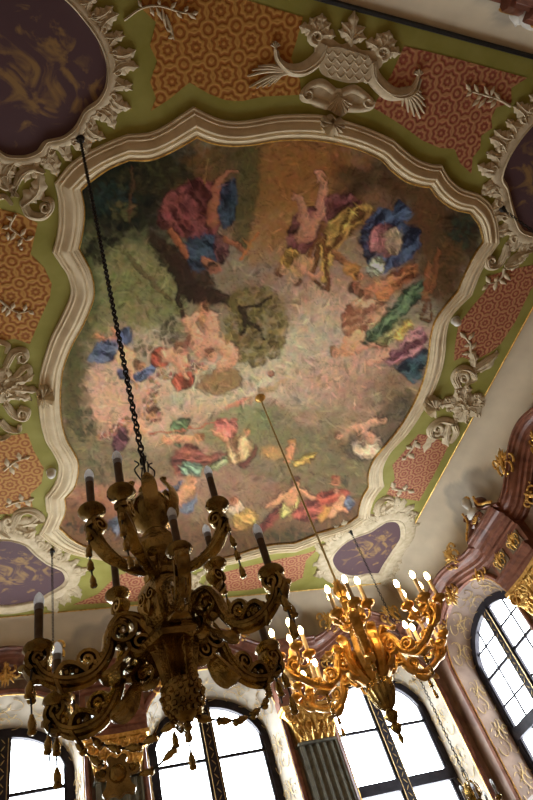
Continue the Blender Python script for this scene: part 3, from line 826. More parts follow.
    cv.dabs(118,322,40,18,[(128,120,66),(144,132,78)],110,(1.5,4),7,.5)
    cv.poly([(106,250),(140,242),(168,262),(186,300),(176,310),(150,276),(110,268)], (142,132,80), .5, 8, 4)
    cv.dabs(140,270,40,16,[(150,138,84),(120,114,62),(166,146,100),(104,100,54)],160,(1.5,4),62,.6,30)
    cv.limb([(128,256),(150,280),(172,300)], [2,2.4,2], (104,82,52), .8)
    cv.poly([(148,232),(175,246),(196,262),(214,282),(222,300),(206,306),(190,300),(172,270),(150,248)], (58,38,24), .9, 6, 5)
    cv.dabs(184,268,40,13,[(50,32,20),(72,48,30),(40,26,18),(92,64,40)],150,(2,5),61,.7,40)
    cv.poly([(196,296),(206,300),(214,316),(216,334),(208,338),(200,320)], (176,122,74), .9, 3, 3, .6, 70)
    cv.limb([(175,262),(192,292),(214,296),(236,304),(246,318),(258,334)], [9,9,6,4.5,3.2,2], (60,40,26))
    cv.limb([(244,318),(240,332),(238,344)], [2.6,2,1.4], (58,40,26)); cv.limb([(246,316),(262,308),(272,298)], [2.4,2,1.2], (60,42,28))
    cv.limb([(180,286),(180,304),(184,318)], [3,2.6,2], (62,42,28))
    cv.poly([(228,300),(244,286),(268,288),(284,300),(286,322),(280,346),(262,360),(240,364),(226,352),(232,330)], (118,100,54), .6, 9, 6)
    cv.dabs(256,325,31,40,[(128,112,58),(106,92,46),(146,122,64),(88,74,36),(162,134,76)],420,(1.5,4),8,.75)
    cv.limb([(240,306),(246,320),(242,334)], [2.2,1.8,1], (62,44,28)); cv.limb([(246,320),(258,328),(264,340)], [2,1.4,.9], (62,44,28)); cv.limb([(240,308),(258,304),(272,296)], [1.8,1.4,.9], (62,44,28))
    cv.poly([(196,388),(206,376),(224,366),(240,372),(242,382),(228,392),(210,394)], (150,116,70), .9, 3, 2); cv.dabs(220,381,22,11,[(168,132,82),(130,100,60),(150,112,68)],70,(1.2,3),9,.6)
    cv.dabs(168,332,12,14,[(74,70,46),(92,86,56)],50,(1.2,3),10); cv.dabs(142,348,8,7,[(110,104,66)],26,(1,3),11)
    cv.dabs(84,424,12,16,[(92,92,62),(112,108,74),(78,78,52)],90,(1.5,3.5),12); cv.dabs(100,470,16,14,[(98,96,70),(84,82,60)],60,(1.5,3.5),13,.6)
    cv.dabs(446,258,14,26,[(86,62,34),(70,52,30),(108,74,40)],80,(2,4),14,.6); cv.dabs(462,232,12,16,[(40,46,38),(56,62,46)],50,(1.5,4),15)
    cv.dabs(290,535,30,6,[(74,74,48),(92,88,56)],70,(1.2,3),16); cv.dabs(90,526,24,5,[(70,72,56)],40,(1.2,3),17); cv.dabs(404,418,16,28,[(104,92,62),(88,78,54)],60,(1.5,3.5),18,.6)
    # --- cloaked figure under the dark trees
    cv.poly([(157,222),(164,198),(182,184),(205,178),(222,190),(218,232),(200,240),(176,236)], (112,52,44), 1, 2, 2, .35, 60)
    cv.poly([(222,186),(234,180),(238,196),(234,218),(222,228),(216,210)], (40,56,80), 1, 2, 2, .5, 80)
    cv.poly([(186,240),(214,234),(222,250),(208,268),(196,272),(186,258)], (44,62,86), 1, 2, 2, .5, 30)
    cv.poly([(216,232),(226,240),(228,256),(218,266),(214,250)], (86,46,40), 1, 2, 1, .5, 70)
    cv.limb([(212,222),(214,200),(220,178)], [6,5.4,3.2], (168,100,66)); cv.limb([(219,180),(228,172),(237,172)], [3.6,3,2], (172,108,74))
    cv.limb([(170,232),(180,244),(186,256)], [4.6,4.2,3.4], (170,98,58)); cv.limb([(226,240),(238,246),(246,252)], [4,3.6,2.6], (166,100,64))
    cv.limb([(238,261),(248,248),(258,234)], [1.6,1.6,1.4], (186,112,54)); cv.limb([(204,182),(208,160)], [1,1], (150,112,60))
    cv.limb([(206,262),(214,268)], [6,6], (176,112,76)); cv.head(213,270,6.5,(168,106,72),(70,44,28),250)
    # --- figure with a harp and yellow drapery
    cv.poly([(286,240),(296,214),(318,202),(340,192),(362,200),(356,216),(330,226),(308,252),(294,256)], (110,58,54), 1, 2, 2, .4, -30)
    cv.limb([(302,238),(304,216),(300,200)], [6.4,5.6,3.4], (190,130,96)); cv.limb([(300,200),(295,196),(292,198)], [3,2.6,1.6], (190,130,96))
    cv.limb([(308,236),(320,208),(322,182)], [6,5.4,3.4], (196,134,100)); cv.limb([(322,184),(318,172),(325,176)], [3.2,2.8,2], (188,126,94))
    cv.poly([(322,278),(320,246),(330,222),(350,206),(368,204),(376,216),(358,226),(344,242),(334,258),(328,280)], (182,134,56), 1, 2, 2, .45, -50, hi=(226,178,86), lo=(104,64,34))
    for a, b in (((304,270),(324,222)), ((324,222),(328,290)), ((328,290),(304,272)), ((312,270),(322,240))):
        cv.limb([a, b], [1.8,1.8], (120,74,38))
    cv.poly([(284,262),(296,252),(312,258),(310,272),(296,276)], (200,150,100), 1, 2, 1)
    cv.poly([(280,258),(290,248),(298,252),(290,268),(282,268)], (190,142,60), 1, 2, 1, .6, 40); cv.head(284,270,7,(206,150,108),(120,74,40),150)
    cv.limb([(300,266),(312,276),(322,274)], [4,3.4,2.6], (200,142,104)); cv.head(294,280,5,(200,148,112),(110,72,44),40)
    # --- blue and mauve group
    cv.poly([(360,240),(364,222),(382,208),(392,212),(396,202),(408,204),(410,216),(402,222),(418,228),(420,240),(412,256),(398,264),(384,272),(372,270),(362,256)], (54,72,118), 1, 2, 2, .5, -40, hi=(92,110,160), lo=(24,30,52))
    cv.poly([(366,244),(374,228),(390,222),(398,232),(398,248),(388,258),(376,252)], (150,92,86), 1, 2, 2, .5, -60)
    cv.poly([(386,232),(396,226),(402,238),(398,254),(388,252)], (196,160,122), .9, 2, 2, .6, 80)
    cv.poly([(366,266),(376,256),(384,260),(382,272),(370,278)], (206,190,152), 1, 2, 2, .8, 40)
    cv.limb([(334,252),(346,262),(358,268)], [3,3.4,3], (150,98,58)); cv.poly([(342,262),(356,264),(362,276),(352,280)], (190,134,60), 1, 2)
    cv.poly([(374,294),(384,278),(402,266),(416,262),(416,276),(400,288),(386,300)], (186,96,48), 1, 2, 2, .55, -30, hi=(220,140,84), lo=(96,44,28))
    cv.limb([(366,292),(380,286),(394,278)], [5,5,3.4], (204,136,92)); cv.head(357,288,7,(178,112,80),(70,44,34),180); cv.head(368,296,7,(190,124,86),(110,64,40),200); cv.head(362,276,5,(196,132,92),(90,54,36),200)
    # --- green drapery, warm torso, ochre
    cv.poly([(362,340),(376,322),(390,308),(402,292),(416,282),(424,282),(422,296),(410,308),(398,322),(384,338),(372,346)], (80,108,78), 1, 2, 2, .45, -45, hi=(128,150,106), lo=(34,58,46))
    cv.poly([(366,346),(384,334),(398,322),(408,318),(404,332),(388,344),(374,350)], (158,150,96), .9, 2, 2, .5, -40)
    cv.poly([(390,336),(402,326),(410,316),(412,328),(400,340)], (202,152,66), .9, 2, 2, .6, -40)
    cv.poly([(342,330),(346,308),(360,300),(380,300),(388,308),(376,322),(362,334),(350,340)], (206,138,96), 1, 2, 2, .4, -40, hi=(230,176,132), lo=(150,90,62))
    cv.limb([(352,344),(358,336)], [8,7], (224,168,120)); cv.limb([(346,340),(344,350),(352,354)], [4,4,3], (216,156,112)); cv.head(336,352,6,(214,154,114),(150,96,56),200)
    cv.limb([(358,350),(372,346),(384,350)], [3.6,3,2], (210,150,116))
    cv.poly([(376,364),(398,364),(414,352),(426,346),(426,366),(414,382),(404,374),(392,366)], (42,74,98), 1, 2, 2, .55, -20, hi=(78,110,132), lo=(20,36,52))
    cv.poly([(378,358),(392,348),(404,340),(414,328),(424,328),(424,342),(416,354),(402,362),(388,364)], (178,112,112), 1, 2, 2, .5, -35, hi=(214,154,148), lo=(104,58,66))
    cv.limb([(366,364),(376,360),(386,356)], [2.6,3.4,3.6], (218,158,126)); cv.head(386,350,5,(214,156,122),(140,92,62),230)
    cv.limb([(430,292),(438,250)], [2.4,2.4], (124,76,44)); cv.limb([(424,300),(428,266)], [3.4,3.2], (140,86,52)); cv.limb([(420,318),(428,300),(430,320),(420,318)], [1.2,1.2,1.2,1.2], (112,72,46))
    # --- reclining pair on the rocks
    cv.poly([(352,446),(360,436),(378,440),(386,452),(370,458),(358,456)], (212,168,140), 1, 2, 2, .4, 20)
    cv.limb([(350,430),(362,426),(376,422),(384,420)], [3,4.6,4.6,3], (206,158,126)); cv.limb([(362,430),(372,440)], [4,4], (200,150,120)); cv.head(340,437,5,(206,156,124),(120,86,62),230); cv.head(382,422,4,(204,152,120),(90,64,48),260)
    # --- boy in blue and the cherubs with flowers
    cv.limb([(96,336),(108,340),(118,336)], [2.4,3,3.4], (206,142,98)); cv.limb([(112,330),(118,338),(120,346)], [2.4,3,3.6], (206,142,98))
    cv.poly([(87,358),(96,346),(110,338),(118,344),(116,358),(104,364),(94,362)], (74,96,146), 1, 1.6, 1.5, .7, 20, hi=(112,132,176), lo=(36,48,84))
    cv.poly([(116,336),(124,328),(132,330),(130,344),(122,346)], (76,98,146), 1, 1.6, 1.5, .6, 60)
    cv.poly([(116,352),(126,346),(136,354),(138,364),(128,372),(118,364)], (222,176,124), 1, 2, 1.5)
    cv.poly([(118,370),(134,374),(148,366),(156,362),(152,372),(138,382),(120,378)], (80,102,150), 1, 1.6, 1.5, .7, -20)
    cv.limb([(128,370),(134,380),(136,388)], [3,2.6,2], (216,156,112)); cv.head(141,366,6.5,(208,146,104),(104,68,42),200)
    cv.poly([(150,356),(160,346),(170,350),(168,364),(156,368)], (166,74,48), 1, 1.6, 1.5, .6, 40); cv.poly([(170,378),(182,370),(194,374),(192,384),(180,392),(172,386)], (168,76,48), 1, 1.6, 1.5, .6, 70)
    for p, w in (([(166,356),(178,354),(184,362)],[7,8,6]), ([(188,320),(194,334),(200,350)],[6,8,8]), ([(212,318),(212,334),(208,350)],[7,8,8]), ([(222,346),(232,356),(222,366)],[8,8,6]), ([(196,316),(190,326)],[4,5])):
        cv.limb(p, w, (224,162,122))
    for x, y, h in ((192,343,150), (213,357,160), (180,352,200)): cv.head(x, y, 7, (222,160,122), (130,82,54), h+60)
    cv.limb([(178,358),(182,370),(186,376)], [3.4,3,2.4], (222,164,126)); cv.limb([(204,366),(196,372)], [3.4,2.6], (222,162,124))
    FL = [(206,96,86),(222,190,170),(196,150,70),(110,112,62),(92,98,56),(150,84,98),(214,160,130),(120,60,56)]
    for cx, cy_, rx, ry in ((162,372,10,8),(152,386,7,10),(150,402,6,8),(155,414,8,7),(146,418,10,5),(128,422,10,5),(118,430,10,6),(104,436,8,4),(196,366,10,6)):
        cv.dabs(cx, cy_, rx, ry, FL, 42, (1.0, 2.4), int(cx+cy_))
    cv.limb([(142,430),(138,424),(132,428)], [6,8,6], (210,160,124)); cv.poly([(112,446),(116,432),(126,426),(128,440),(118,454)], (112,66,76), 1, 2, 1.5, .5, 60); cv.head(153,414,5.5,(196,138,98),(100,62,40),300)
    # --- pale hound with a figure near the rod, orange bird
    cv.limb([(246,396),(258,392),(268,380),(272,372)], [4,5.4,5,3], (214,196,164)); cv.limb([(262,390),(276,386),(288,378)], [3,2.6,1.4], (190,160,116)); cv.limb([(226,408),(238,402),(250,400)], [1.6,3,3], (204,136,106)); cv.limb([(250,398),(244,404)], [2.6,2], (206,170,132))
    cv.head(270,372,3.5,(206,150,116),(150,60,46),90)
    # --- green-winged child with a staff; seated figure with red cloak
    cv.poly([(170,424),(180,418),(190,420),(186,430),(174,434)], (104,134,96), 1, 1.6, 1.5, .8, 30); cv.poly([(172,436),(180,440),(184,448),(174,446)], (98,126,90), 1, 1.6, 1.5, .8, 50)
    cv.limb([(166,440),(180,438),(192,440)], [4,5,4], (222,166,124)); cv.limb([(150,434),(190,428),(236,418)], [1.3,1.3,1.1], (188,112,84)); cv.head(199,439,4.8,(216,150,108),(150,92,56),330)
    cv.poly([(170,460),(180,448),(192,444),(204,452),(222,452),(232,448),(230,458),(212,464),(196,472),(178,474)], (134,76,62), 1, 2, 2, .5, -10)
    cv.poly([(206,468),(218,458),(230,452),(226,464),(214,470)], (150,162,116), 1, 2, 1.5, .6, -20)
    cv.poly([(216,432),(218,420),(230,418),(238,424),(236,436),(226,438)], (192,112,94), 1, 1.6, 1.5, .7, 50)
    cv.poly([(226,446),(232,438),(244,436),(252,444),(250,458),(238,464),(228,462)], (222,166,120), 1, 2, 1.5, .35, 70); cv.limb([(226,440),(220,434),(214,432)], [3.4,3,2.2], (218,158,116))
    cv.poly([(238,464),(250,456),(254,444),(256,454),(248,466)], (126,74,62), 1, 2, 1.5); cv.head(246,434,5,(214,150,110),(196,150,90),270)
    cv.poly([(180,470),(186,462),(198,462),(204,468),(198,474),(184,474)], (126,158,132), 1, 1.6, 1.5, .9, 30)
    # --- blue scarf figure, small yellow one
    cv.poly([(150,502),(166,488),(182,480),(178,488),(164,500),(154,506)], (116,134,172), 1, 1.6, 1.5, .6, -35); cv.poly([(108,524),(122,512),(130,508),(128,522),(116,532)], (104,122,160), 1, 1.6, 1.5, .6, -40)
    cv.limb([(176,500),(184,492),(192,488)], [6,7,5], (224,166,122)); cv.poly([(180,508),(190,500),(196,496),(194,508),(186,514)], (90,112,156), 1, 1.6, 1.5, .6, -60); cv.head(192,480,6,(220,164,124),(196,146,96),240)
    cv.poly([(232,520),(238,510),(252,508),(256,518),(248,528),(236,532)], (206,158,88), 1, 2, 1.5, .6, 30); cv.limb([(232,510),(240,506)], [5,5], (226,206,176)); cv.head(236,501,4.5,(220,166,126),(150,100,62),200)
    # --- gold figure on the hill, red-robed woman, child
    cv.poly([(294,462),(304,456),(316,452),(312,460),(300,466)], (216,160,76), 1, 1.6, 1.5, .7, -20); cv.blob(272,452,10,7,(222,170,96),.6,1.2); cv.limb([(288,458),(292,448)], [5,4], (222,156,112)); cv.head(293,444,4.5,(220,156,114),(190,130,76),270)
    cv.poly([(252,532),(266,518),(276,504),(284,500),(282,514),(270,526),(258,534)], (156,80,70), 1, 2, 1.5, .5, -50)
    cv.poly([(290,516),(296,504),(312,498),(326,502),(332,512),(318,520),(302,520)], (160,84,70), 1, 2, 2, .5, -20)
    cv.poly([(280,514),(284,502),(296,496),(300,504),(290,516)], (220,186,112), 1, 2, 1.5, .6, 60); cv.limb([(266,506),(278,500),(288,494)], [2,3,3.4], (224,170,126)); cv.limb([(290,500),(294,490)], [6,5], (222,164,120)); cv.limb([(298,490),(308,496),(316,498)], [3.4,3,2], (222,166,124)); cv.head(296,483,5,(214,152,112),(104,64,42),260)
    cv.poly([(316,496),(330,490),(346,488),(352,494),(336,500),(322,504)], (164,78,56), 1, 2, 1.5, .5, -10); cv.head(336,481,5,(196,124,92),(150,72,50),250); cv.head(349,480,4.5,(120,116,92),(80,88,72),200)
    cv.limb([(330,516),(338,506),(342,498)], [4,5,4], (224,170,130)); cv.limb([(338,508),(348,512)], [3.6,2.6], (222,166,126)); cv.poly([(344,500),(352,496),(356,504),(348,510)], (96,118,164), 1, 1.6, 1, .8, 40); cv.head(336,492,4,(222,164,124),(150,100,64),200)
    cv.poly([(316,516),(324,506),(330,508),(322,522)], (214,166,86), .9, 2)
    # brushwork and age: wander the drawing, glaze, lay short strokes, crackle of dark contours
    wx = X + 3.4*(fbm(X/7, Y/7, 101, 3)-.5)*2; wy = Y + 3.4*(fbm(X/7, Y/7, 131, 3)-.5)*2
    jx = np.clip((wx-cv.xs[0])/cv.step, 0, len(cv.xs)-1.001); jy = np.clip((wy-cv.ys[0])/cv.step, 0, len(cv.ys)-1.001)
    i0, j0 = jx.astype(int), jy.astype(int); fx, fy = (jx-i0)[..., None], (jy-j0)[..., None]
    C[:] = (C[j0, i0]*(1-fx)+C[j0, i0+1]*fx)*(1-fy) + (C[j0+1, i0]*(1-fx)+C[j0+1, i0+1]*fx)*fy
    B = C.copy()
    for ax in (0, 1):
        k = 11; pad = [(k, k) if a == ax else (0, 0) for a in range(3)]; cs = np.cumsum(np.pad(B, pad, mode='edge'), axis=ax)
        B = (np.take(cs, range(2*k, cs.shape[ax]), ax)-np.take(cs, range(0, cs.shape[ax]-2*k), ax))/(2*k)
    g_ = C.mean(-1, keepdims=True)
    C[:] = C*.80 + g_*np.array([.115, .105, .085]) + B*.10          # mute the colours a little
    ex = np.clip((C[..., 2]-C[..., 0])/(C[..., 2]+1e-4), 0, 1)*.45; C[..., 2] *= 1-ex; C[..., 0] *= 1+.3*ex
    rs = random.Random(77)
    th = fbm(X/26, Y/26, 151, 3)*9.4
    for k in range(5200):
        j, i = rs.randrange(2, C.shape[0]-2), rs.randrange(2, C.shape[1]-2)
        c = C[j, i]*rs.choice((.55, .7, .8, 1.2, 1.35, 1.55)); c = np.clip(c*np.array([rs.uniform(.92, 1.1), rs.uniform(.95, 1.05), rs.uniform(.85, 1.1)]), 0, .95)
        L_ = rs.uniform(2.2, 6.5); cv.blob(cv.xs[i], cv.ys[j], L_, rs.uniform(.7, 1.5), tuple(c), rs.uniform(.25, .6), .8, math.degrees(th[j, i])+rs.uniform(-25, 25))
    ed = np.abs(np.gradient(C.mean(-1), axis=0))+np.abs(np.gradient(C.mean(-1), axis=1)); ed = np.clip(ed/(C.mean(-1)+.03)*2.2-.25, 0, 1)
    C *= (1-.45*ed)[..., None]
    rd = np.abs(fbm(X/11+3*fbm(X/20, Y/20, 5), Y/11, 171, 3)-.5); C *= (1-.32*np.clip(1-rd/.022, 0, 1))[..., None]
    for ch in range(3): C[..., ch] *= .86+.28*fbm(X/6, Y/6, 50+7*ch, 3)
    m_ = .16; C[:] = m_*(np.maximum(C, 1e-4)/m_)**1.12
    g = .92 + .16*fbm(X/5, Y/7, 21) + .16*(fbm(X/1.6, Y/1.6, 40, 2)-.5)
    w_ = np.clip((Y-330)/180, 0, 1)[..., None]
    C *= g[..., None]*(1-w_ + w_*np.array([1.12, 1.0, .84]))
    return cv
FRESCO_GAIN = 1.0
def gain(X, Y):                                     # colour seen in the photograph -> paint reflectance: divide by the light that falls there
    x, y = (X-266)/200, (Y-350)/200
    Lr = [[-0.4527, -0.068, 0.773, -0.1835, 0.0692, 0.2544], [-0.5091, -0.072, 0.8649, -0.1976, 0.0867, 0.2662], [-0.5798, -0.0679, 0.9413, -0.2065, 0.103, 0.282]]
    k = np.interp(Y, [140, 220, 300, 400, 480, 560], [.46, .50, .64, .88, .96, .95])
    return np.stack([k/np.exp(c[0]+c[1]*x+c[2]*y+c[3]*x*x+c[4]*x*y+c[5]*y*y) for c in Lr], -1)
def build_fresco():
    cv = paint_fresco(); ny, nx = cv.X.shape
    g = gain(cv.X, cv.Y)
    D = RM @ np.stack([(cv.X-266.5)/FPX, (cv.Y-400)/FPX, np.ones_like(cv.X)]).reshape(3, -1)
    px, py = D[0]/D[2]*HC, D[1]/D[2]*HC
    # keep what lies inside the middle of the frame
    mid = np.array([(o*.25+i*.75) for o, i in zip(np.array(OUT), np.array(INN))])
    Xf, Yf = cv.X.ravel(), cv.Y.ravel(); ins = np.zeros(Xf.shape, bool)
    for i in range(len(mid)):
        (x1, y1), (x2, y2) = mid[i], mid[(i+1) % len(mid)]
        if y1 != y2: ins ^= ((y1 > Yf) != (y2 > Yf)) & (Xf < (x2-x1)*(Yf-y1)/(y2-y1)+x1)
    ins = ins.reshape(ny, nx)
    fq = ins[:-1, :-1] & ins[1:, :-1] & ins[:-1, 1:] & ins[1:, 1:]
    jj, ii = np.nonzero(fq); a = jj*nx+ii
    F = np.stack([a, a+1, a+nx+1, a+nx], 1)
    used = np.unique(F); remap = -np.ones(nx*ny, int); remap[used] = np.arange(len(used)); F = remap[F]
    V = np.stack([px, py, np.full(px.shape, CZ-.008)], 1)[used] - np.array([3.4, 5.7, CZ])
    me = bpy.data.meshes.new('ceiling_fresco'); me.vertices.add(len(V)); me.vertices.foreach_set('co', V.ravel())
    me.loops.add(F.size); me.loops.foreach_set('vertex_index', F.ravel())
    me.polygons.add(len(F)); me.polygons.foreach_set('loop_start', np.arange(0, F.size, 4)); me.polygons.foreach_set('loop_total', np.full(len(F), 4))
    me.update(calc_edges=True); me.validate()
    at = me.color_attributes.new('paint', 'FLOAT_COLOR', 'POINT')
    buf = np.ones((len(V), 4)); buf[:, :3] = np.clip((cv.C*g*FRESCO_GAIN).reshape(-1, 3)[used], 0, .92); at.data.foreach_set('color', buf.ravel())
    me.materials.append(M['fresco'])
    o = bpy.data.objects.new('ceiling_fresco', me); COL.objects.link(o); o.location = (3.4, 5.7, CZ)
    return tag(o, 'large painted ceiling picture of clouds, trees and draped figures inside the curved frame', 'painting')
build_fresco()

# ------------------------------------------------------------------ relief helpers: shapes traced in pixels, modelled as plaster on the ceiling
def rel(mb, pts, ws, h=.05, n=5, closed=False, lobes=0, lamp=.25, base=.0045):
    """half-round relief along a pixel path; ws in pixels (list or pair)"""
    P = np.array(catmull(pts, n, closed)); m = len(P)
    ws = list(ws) if hasattr(ws, '__len__') else [ws, ws]
    W = np.interp(np.linspace(0, 1, m), np.linspace(0, 1, len(ws)), ws)
    if lobes: W = W*(1 + lamp*np.sin(np.linspace(0, lobes*2*math.pi, m)))
    Q = np.array([cp(*p) for p in P]); rows = []
    for i in range(m):
        t = (Q[(i+1) % m]-Q[i-1]) if closed else (Q[min(i+1, m-1)]-Q[max(i-1, 0)])
        L = math.hypot(*t) or 1; nrm = np.array([-t[1], t[0]])/L; w = W[i]*cscale(*P[i])
        hh = .62*h*min(1, .25+W[i]/max(W.max(), 1e-6))
        rows.append([(*(Q[i]+nrm*w*a), CZ-base-hh*b) for a, b in ((-1, 0), (-.92, .35), (-.55, .8), (0, 1), (.55, .8), (.92, .35), (1, 0))])
    mb.grid(rows, closed_u=closed)
    if not closed:
        b = len(mb.v)-7*m; mb.f.append(tuple(b+k for k in range(7))); mb.f.append(tuple(len(mb.v)-1-k for k in range(7)))
    return mb
def curl(mb, cx, cy_, r, a0, turns, w0, w1=None, d=1, h=.05):
    n = max(8, int(turns*12)); pts = []
    for i in range(n+1):
        t = i/n; a = math.radians(a0)+d*t*turns*2*math.pi; q = r*(1-.82*t); pts.append((cx+q*math.cos(a), cy_+q*math.sin(a)))
    return rel(mb, pts, [w0, (w1 or w0*.5)], h, 1)
def leafp(mb, b, t, w, bend=0, lobes=3, h=.045):
    b, t = np.array(b, float), np.array(t, float); d = t-b; nn = np.array([-d[1], d[0]])
    m = (b+t)/2+nn*bend
    rel(mb, [b, (b*.6+m*.4)+(t-b)*.1, m, (m*.45+t*.55)+nn*bend*.15, t], [w*.35, w*.95, w, w*.75, w*.1], h, 5, lobes=lobes, lamp=.22)
    rel(mb, [b, m, t], [w*.16, w*.2, w*.05], h*1.25, 5)
    return mb
def fan(mb, c, ang, spread, n, L, w, h=.05, back=.25):
    for k in range(n):
        a = math.radians(ang+(k/(n-1)-.5)*spread); l = L*(1-.18*abs(k/(n-1)-.5)*2)
        rel(mb, [(c[0]-back*L*math.cos(a), c[1]-back*L*math.sin(a)), (c[0]+.35*l*math.cos(a), c[1]+.35*l*math.sin(a)), (c[0]+l*math.cos(a), c[1]+l*math.sin(a))], [w*.4, w*.8, w], h, 4)
    return mb
def stucco(name, px, label, cat='stucco ornament', group=None):
    x, y = cp(*px); return tag(empty(name, (x, y, CZ)), label, cat, group)
def spart(mb, name, root, mat='stucco', angle=60, label=None):
    l = root.location; mb.xf(lambda v: (v[0]-l.x, v[1]-l.y, v[2]-l.z)); o = mb.build(name, M[mat], root, angle=angle)
    if label: o['label'] = label
    return o
def slab(px, h0, h1, mat, n=5, smooth=True):
    P = catmull(px, n, True) if smooth else px; Q = [cp(*p) for p in P]; mb = MB(); m = len(Q)
    vs = [(*q, CZ-h0) for q in Q]+[(*q, CZ-h1) for q in Q]
    mb.add(vs, [tuple(m+i for i in t) for t in tessellate_polygon([[Vector((*q, 0)) for q in Q]])]+[(i, (i+1) % m, m+(i+1) % m, m+i) for i in range(m)])
    return mb

# ------------------------------------------------------------------ damask panels on the green ground
def panel(px, mat, label):
    mb = slab(px, .001, .004, mat, smooth=False); c = np.mean(np.array(mb.v), 0)
    mb.xf(lambda v: (v[0]-c[0], v[1]-c[1], v[2]-CZ))
    o = mb.build('damask_panel', M[mat], smooth=False, loc=(c[0], c[1], CZ))
    return tag(o, label, 'panel', 'damask panels on the ceiling')
def scal(pts): return [tuple(p) for p in pts]
panel([(136,-30),(143,10),(156,22),(150,46),(157,61),(150,82),(156,98),(151,111),(168,100),(189.5,82.4),(208,93.4),(225,100),(242,101),(263,96.5),(301,94.6),(300,80),(291,58),(297,39),(303,17),(246,0),(170,-26)],
      'damask_gold', 'orange gold damask panel with leaf sprig between the chain medallion and plumed crest')
panel([(404,46),(450,57),(527,78),(511,88),(511.5,102.7),(496,107.6),(491,118.5),(492,128),(481,135.6),(480,148),(472.5,157.6),(471.3,173.4),(460.3,163.7),(454.7,149),(439.6,147.8),(422.5,140.5),(404,127),(393,119.5),(372.4,107.3),(378,98),(392,73)],
      'damask_red', 'rose and gold damask panel with leaf sprig between plumed crest and dark medallion')
panel([(-34,214),(0,209),(20,214),(37.8,223),(30.5,254),(44,267.3),(51.7,283.5),(50,297),(39,321.5),(29.8,344),(14.6,338.5),(0,341),(-34,338)],
      'damask_gold', 'orange gold damask panel with white vine between C scroll and rosette stucco')
panel([(-34,440),(8.5,436),(27.3,433),(34,451),(43.9,468.3),(41.5,483),(30.5,494),(33,508.5),(14.6,513.4),(-34,516)],
      'damask_gold', 'orange gold damask panel beside a round white boss between rosette and purple medallion')
panel([(560,262),(530,265.4),(508,270),(487.8,276.3),(485.4,291),(473,305.6),(458.5,324),(455,345),(453.7,361),(462,357),(474,361),(492,351),(501,343.4),(514.6,322.7),(530,291),(548,262)],
      'damask_red', 'rose damask panel beside a round white boss between black rod and rosette stucco')
panel([(418.3,434),(430.5,435.4),(448.8,445),(434,474.4),(419,501),(397.3,497.3),(386.3,494),(395,479),(392.4,465),(401.2,454.9),(411,442.7)],
      'damask_red', 'rose damask panel between rosette stucco and the purple medallion over the lit chandelier')
panel([(212,575),(231.7,570.2),(270,561),(307.3,553.2),(317,549.5),(306,560.5),(302.4,577.6),(292.7,582.4),(248.8,589.8),(215,592)],
      'damask_red', 'pink damask panel along the window wall beside the lit chandelier medallion')
panel([(73,604.6),(98,594),(117,575.4),(135,571),(165,574),(170,598),(140,601)],
      'damask_red', 'pink damask panel beside the purple medallion with the hanging rod')

# ------------------------------------------------------------------ corner medallions
def medallion(out, label, phase=0, step=15, Lb=15, skip=None):
    P = catmull(out, 6, True); c = np.mean(np.array(P), 0)
    root = stucco('painted_medallion', c, label, 'medallion', 'corner medallions')
    spart(slab(out, .002, .014, 'medallion'), 'painting', root, 'medallion', label='purple monochrome painting')
    Q = np.array(P); d = Q-c; d /= np.linalg.norm(d, axis=1)[:, None]
    spart(rel(MB(), [tuple(q+e*4.2) for q, e in zip(Q[::3], d[::3])], 6.0, .07, 3, True), 'stucco_ring', root)
    spart(rel(MB(), [tuple(q+e*.2) for q, e in zip(Q[::3], d[::3])], 1.2, .085, 3, True), 'inner_bead', root)
    L = np.r_[0, np.cumsum(np.linalg.norm(np.diff(np.vstack([Q, Q[:1]]), axis=0), axis=1))]; n = max(8, int(L[-1]/step))
    for k in range(n):
        l = (k+.5)/n*L[-1]; i = min(len(Q)-1, int(np.searchsorted(L, l))); t = Q[(i+1) % len(Q)]-Q[i-1]
        nn = np.array([t[1], -t[0]]); nn /= np.linalg.norm(nn)+1e-9
        if np.dot(nn, d[i]) < 0: nn = -nn
        tt = np.array([-nn[1], nn[0]]); b = Q[i]+nn*7
        if skip and skip(b): continue
        mb = MB(); s = 1 if k % 2 else -1
        q_ = Lb/15
        leafp(mb, b-nn*3, b+nn*Lb*1.25+tt*s*5*q_, 5.4*q_, .14*s, 4, .06); leafp(mb, b-tt*4*q_-nn*2, b+nn*Lb*.95-tt*8.5*q_, 4.2*q_, -.18, 3, .05); leafp(mb, b+tt*4*q_-nn*2, b+nn*Lb*.95+tt*8.5*q_, 4.2*q_, .18, 3, .05); leafp(mb, b-tt*6*q_-nn*3, b+nn*Lb*.45-tt*10*q_, 3.2*q_, -.1, 2, .045)
        curl(mb, *(b+nn*3+tt*s*2), 4, 40*k, 1.1, 1.5, .8, s, .075)
        spart(mb, 'acanthus_leaf', root)
    return root
medallion([(62.5,-4),(85,20),(100,42.5),(107.5,65),(106,87.5),(97,102.5),(85,111),(76,127),(62.5,137.5),(47.5,141),(41,150),(27.5,156),(10,156),(0,151),(-22,140),(-46,105),(-50,60),(-34,10),(-5,-22),(30,-24)],
          'dark purple and ochre medallion with white leafy ring by the black chain', step=19, Lb=19)
medallion([(546,110),(533,122.5),(520,137.5),(507.5,157.5),(501,177.5),(506,188),(510,205),(516,225),(524,233),(545,236),(572,228),(592,205),(598,170),(588,130),(568,108)],
          'dark purple medallion with white leafy ring behind a thin black rod', step=16, Lb=15)
